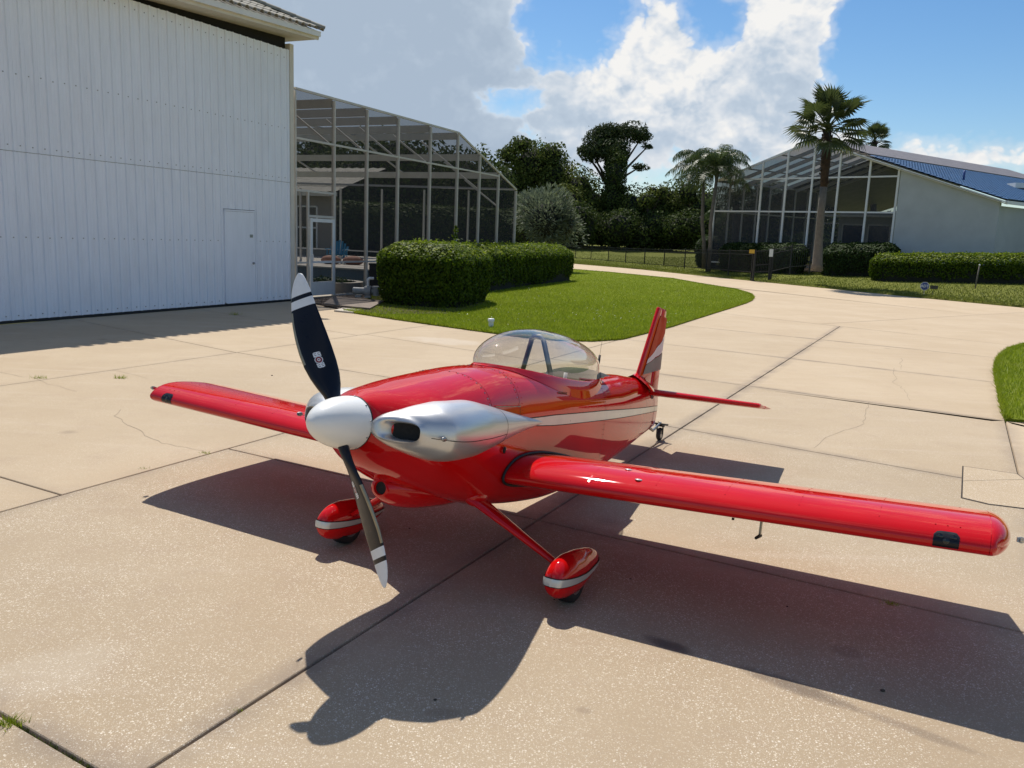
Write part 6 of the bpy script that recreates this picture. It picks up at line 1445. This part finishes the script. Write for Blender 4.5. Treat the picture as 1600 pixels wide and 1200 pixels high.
        # wing root fairing
    # --- tail
    def thin(le0, le1, te0, te1, th0, th1, mat, nm, par, tipround=.03):
        """a flat surface between a root and a tip chord, with a rounded section"""
        le0, le1, te0, te1 = [np.asarray(v, float) for v in (le0, le1, te0, te1)]; d0 = te0 - le0; span = le1 - le0; nrm_ = np.cross(d0, span); nrm_ /= np.linalg.norm(nrm_); mb = MB(); rings = []
        sp_ = span / np.linalg.norm(span)
        for t in list(np.linspace(0, 1, 5)) + [1.0, 1.0, 1.0]:
            rings.append((t,))
        rings = []
        steps = [(t, 1.0, 0.0) for t in np.linspace(0, 1, 6)] + [(1.0, math.cos(a), math.sin(a) * tipround) for a in np.linspace(.3, 1.55, 6)]
        for t, k, off in steps:
            a = le0 + (le1 - le0) * t + sp_ * off; b = te0 + (te1 - te0) * t + sp_ * off; th = (th0 + (th1 - th0) * t) * k; m_ = (a + b) / 2; sh = .02 * (1 - k)
            a = a + (m_ - a) * sh * 2; b = b + (m_ - b) * sh * 2; pr_ = []
            for q in range(24):
                an = 2 * math.pi * q / 24; u = .5 - .5 * math.cos(an); prof = th / 2 * math.copysign(abs(math.sin(an)) ** .8, math.sin(an)) * (1.12 - .6 * u); pr_.append(a + (b - a) * u + nrm_ * prof)
            rings.append(pr_)
        mb.loft(rings, True, True); return mb.build(nm, mat, par, True, 50)
    for side in (1, -1):
        ts = thin((-2.90, side * .09, 1.150), (-2.955, side * .985, 1.150), (-3.18, side * .05, 1.142), (-3.19, side * .985, 1.142), .070, .052, 'red', 'tailplane', root)
        el = thin((-3.172, side * .05, 1.142), (-3.182, side * .985, 1.142), (-3.46, side * .07, 1.138), (-3.47, side * .985, 1.138), .044, .036, 'red', 'elevator', root)
        mb = MB(); mb.loft([[(x, side * .940, 1.1795 - abs(x + 3.0) * .02), (x, side * .944, 1.1795 - abs(x + 3.0) * .02)] for x in np.linspace(-2.97, -3.17, 6)], False, False); mb.build('seam', 'hole', ts)
    fn = thin((-2.72, 0, 1.235), (-3.075, 0, 1.895), (-3.15, 0, 1.20), (-3.205, 0, 1.895), .062, .045, 'red', 'fin', root, .018)
    ru = thin((-3.155, 0, .87), (-3.21, 0, 1.895), (-3.40, 0, .85), (-3.335, 0, 1.895), .040, .032, 'red', 'rudder', root, .018)
    def fin_face(x, z, side, out):
        lz = (z - 1.235) / .66; le = -2.72 - .355 * lz; hx = -3.15 - .055 * lz
        if x > hx: u = (le - x) / (le - hx); th = .062 - .017 * lz
        else: t2 = (z - .87) / 1.025; u = min(1, (hx - x) / .18); th = .040 - .008 * t2
        an = math.acos(max(-1, min(1, 1 - 2 * u))); return np.array([x, side * (th / 2 * math.sin(an) ** .8 * (1.12 - .6 * u) + out), z])
    for side in (1, -1):
        fr = lambda z: -2.80 - .355 * (z - 1.235) / .66; bk = lambda z: -3.392 + .05 * (z - 1.2) / .7
        def decal(z0, z1, upper, lower, nm, mat, out):
            """between two slanting lines, each (height at the front edge, height at the trailing edge)"""
            rows = []
            for z in np.linspace(z0, z1, 16):
                kx = lambda ln: max(0.0, min(1.0, (z - ln[0]) / (ln[1] - ln[0])))
                k0, k1 = (kx(upper) if upper else 0.0), (kx(lower) if lower else 1.0)
                f_, b_ = fr(z), bk(z); rows.append([fin_face(f_ + (b_ - f_) * (k0 + (k1 - k0) * q / 6), z, side, out) for q in range(7)])
            m_ = MB(); m_.loft(rows, False, False); m_.build(nm, mat, fn, True)
        decal(1.43, 1.84, None, (1.43, 1.70), 'orange_flash', 'orange', .0045)
        decal(1.385, 1.69, (1.43, 1.69), (1.385, 1.54), 'white_flash', 'flash_white', .0055)
        decal(1.29, 1.53, (1.38, 1.53), (1.29, 1.37), 'grey_flash', 'greypaint', .0050)
    # fairing where the fin and tailplane meet the fuselage
    mb = MB(); rows = []
    for x in np.linspace(-2.66, -3.16, 14):
        t = (-2.66 - x) / .5; zt, zb, w, zm = fus(x)[:4]; rows.append([(x, y, zt + .012 - .075 * (abs(y) / (w + .05)) ** 1.6 * 1.6 + .05 * math.exp(-abs(y) / .03) * math.sin(math.pi * min(1, t * .9 + .1))) for y in np.linspace(-(w + .035), w + .035, 17)])
    mb.loft(rows, False, False); mb.build('tail_fairing', 'red', root, True)
    mb = MB()
    for i in range(7): p = fus_side(-2.93 - i * .016, 1.095 - .004 * (i % 2), .0016, 1); mb.bar(p, p + UZ * (.028 + .006 * (i % 2)), .004, .001)
    mb.build('registration_mark', 'greypaint', root)
    mb = MB()
    for i in range(12): p = fus_side(-.56 - i * .0115, 1.052, .0016, 1); mb.bar(p, p + UZ * (.011 + .003 * ((i * 7) % 3)), .0035, .001)
    mb.build('placard', 'brass', root)
    mb = MB()
    for z in (.93, 1.05): mb.box((-3.15, 0, z), (.03, .07, .035))
    mb.build('hinge_bracket', 'red', root)
    # --- undercarriage
    for side in (1, -1):
        A_ = np.array([.19, side * .215, .455]); B2 = np.array([.045, side * .66, .19]); mb = MB(); rings = []
        for t in np.linspace(0, 1, 9):
            p = A_ + (B2 - A_) * t; ch = .10 * (1 - t) ** 1.5 + .078; th = .030 - .006 * t; d = B2 - A_; d /= np.linalg.norm(d); nn = np.cross(d, XA); nn /= np.linalg.norm(nn)
            rings.append([p + XA * (ch / 2 * math.cos(a)) + nn * (th / 2 * math.sin(a)) * (1.2 + .5 * math.cos(a)) for a in [2 * math.pi * k / 18 for k in range(18)]])
        mb.loft(rings, True, True); mb.build('gear_leg', 'red', root, True, 50)
        mb = MB(); mb.ball(A_ + np.array([-.01, side * .0, .01]), (.095, .05, .055), 16, 10); mb.build('leg_fairing', 'red', root, True)
        # wheel spat: teardrop with a silver band
        yc = side * .735; PT = [(.255, .0, 0.1330, .004, .004, .004), (.245, 0, 0.1330, .037, .046, .047), (.215, 0, 0.1350, .056, .080, .078), (.16, 0, 0.1380, .071, .106, .100), (.08, 0, 0.1410, .079, .119, .110), (-.01, 0, 0.1480, .078, .116, .112), (-.12, 0, 0.1580, .067, .104, .095), (-.22, 0, 0.1700, .052, .082, .062), (-.30, 0, 0.1780, .030, .048, .034), (-.345, 0, 0.1820, .007, .012, .010)]
        TX = [q[0] for q in PT]
        def sp_(x): return [float(pchip(TX, [q[j] for q in PT], x)) for j in (2, 3, 4, 5)]
        def spt(x, a, out=0.0):
            zc, w_, up_, dn = sp_(x); return np.array([x, yc + (w_ + out) * math.cos(a), zc + ((up_ if math.sin(a) > 0 else dn) + out) * math.sin(a)])
        mb = MB(); n = 36; xs_ = np.concatenate([np.linspace(.255, .23, 9), np.linspace(.222, -.345, 42)])
        mb.loft([[spt(x, 2 * math.pi * k / n) for k in range(n)] for x in xs_], True, True); spat = mb.build('wheel_spat', 'red', root, True, 60)
        for nm, m_, dz, out in (('band', 'stripe', 0, .0050), ('band_outline', 'hole', .0045, .0032)):
            for s2 in (1, -1):
                rows = [[(.2552 + out, yc, .133 + (.0193 + dz) * (q / 2 - 1)) for q in range(5)]]
                for x in np.concatenate([np.linspace(.2549, .23, 12), np.linspace(.225, -.33, 50)]):
                    zc, w_, up_, dn = sp_(x); h = float(np.interp(x, [-.33, -.2, .1, .25], [.004, .010, .0155, .019])) + dz; z0 = float(np.interp(x, [-.33, .0, .25], [.184, .144, .133])); row = []
                    for q in range(5):
                        z = z0 - h + 2 * h * q / 4; t = (z - zc) / (up_ if z > zc else dn); t = max(-.99, min(.99, t)); row.append((x + out * max(0, min(1, (x - .2) / .05)), yc + s2 * (w_ * math.sqrt(1 - t * t) + out), z))
                    rows.append(row)
                b_ = MB(); b_.loft(rows, False, False); b_.build(nm, m_, spat, True)
        # tyre
        ax_ = np.array([.0225, yc, .1157]); mb = MB(); rings = []; n = 36; prof = [(-.050, .070), (-.054, .092), (-.043, .110), (-.022, .1168), (.0, .118), (.022, .1168), (.043, .110), (.054, .092), (.050, .070)]
        for i in range(n): 
            a = 2 * math.pi * i / n; rings.append([ax_ + np.array([r * math.cos(a), dy, r * math.sin(a)]) for dy, r in prof])
        rings.append(rings[0]); mb.loft(rings, False, False); ty = mb.build('tyre', 'black', root, True)
        mb = MB(); mb.tube([ax_ + np.array([0, -.05, 0]), ax_ + np.array([0, .05, 0])], .071, 24); mb.build('wheel_hub', 'steel', ty, True, 40)
    # tail wheel (placed so that it stands on the ground)
    def from_ground(x, y, z): return np.array([x * _c + z * _s, y, -x * _s + z * _c])
    tw = float((AC_T - AC_O) @ AF)
    c = from_ground(tw, 0, .062); mb = MB(); n = 26; rings = []
    for i in range(n + 1):
        a = 2 * math.pi * i / n; rings.append([c + np.array([r * math.cos(a), dy, r * math.sin(a)]) for dy, r in ((-.016, .035), (-.020, .05), (-.012, .060), (0, .062), (.012, .060), (.020, .05), (.016, .035))])
    mb.loft(rings, False, False); t_ = mb.build('tail_wheel', 'black', root, True); mb = MB(); mb.tube([c - np.array([0, .018, 0]), c + np.array([0, .018, 0])], .036, 16); mb.build('wheel_hub', 'steel', t_, True, 40)
    mb = MB(); a = from_ground(tw, 0, .15); 
    for s2 in (-1, 1): mb.bar(c + np.array([0, s2 * .028, 0]), a + np.array([0, s2 * .028, 0]), .022, .008, up=(0, 1, 0))
    mb.box(a, (.05, .075, .03)); mb.bar(a + np.array([0, -.075, .01]), a + np.array([0, .075, .01]), .02, .014); mb.build('tail_fork', 'black', root)
    mb = MB(); mb.tube([(-3.22, 0, .84), (-3.40, 0, .80), a + np.array([.0, 0, .02])], [.016, .013, .011], 10); mb.build('tail_spring', 'steel', root, True)
    mb = MB()
    for s2 in (-1, 1): mb.tube([a + np.array([0, s2 * .07, .015]), (a + np.array([-.02, s2 * .06, .0]) + np.array([-3.38, s2 * .05, .90])) / 2 - UZ * .02, (-3.38, s2 * .045, .89)], .0035, 6)
    mb.build('steering_chain', 'black', root, True)
aircraft()
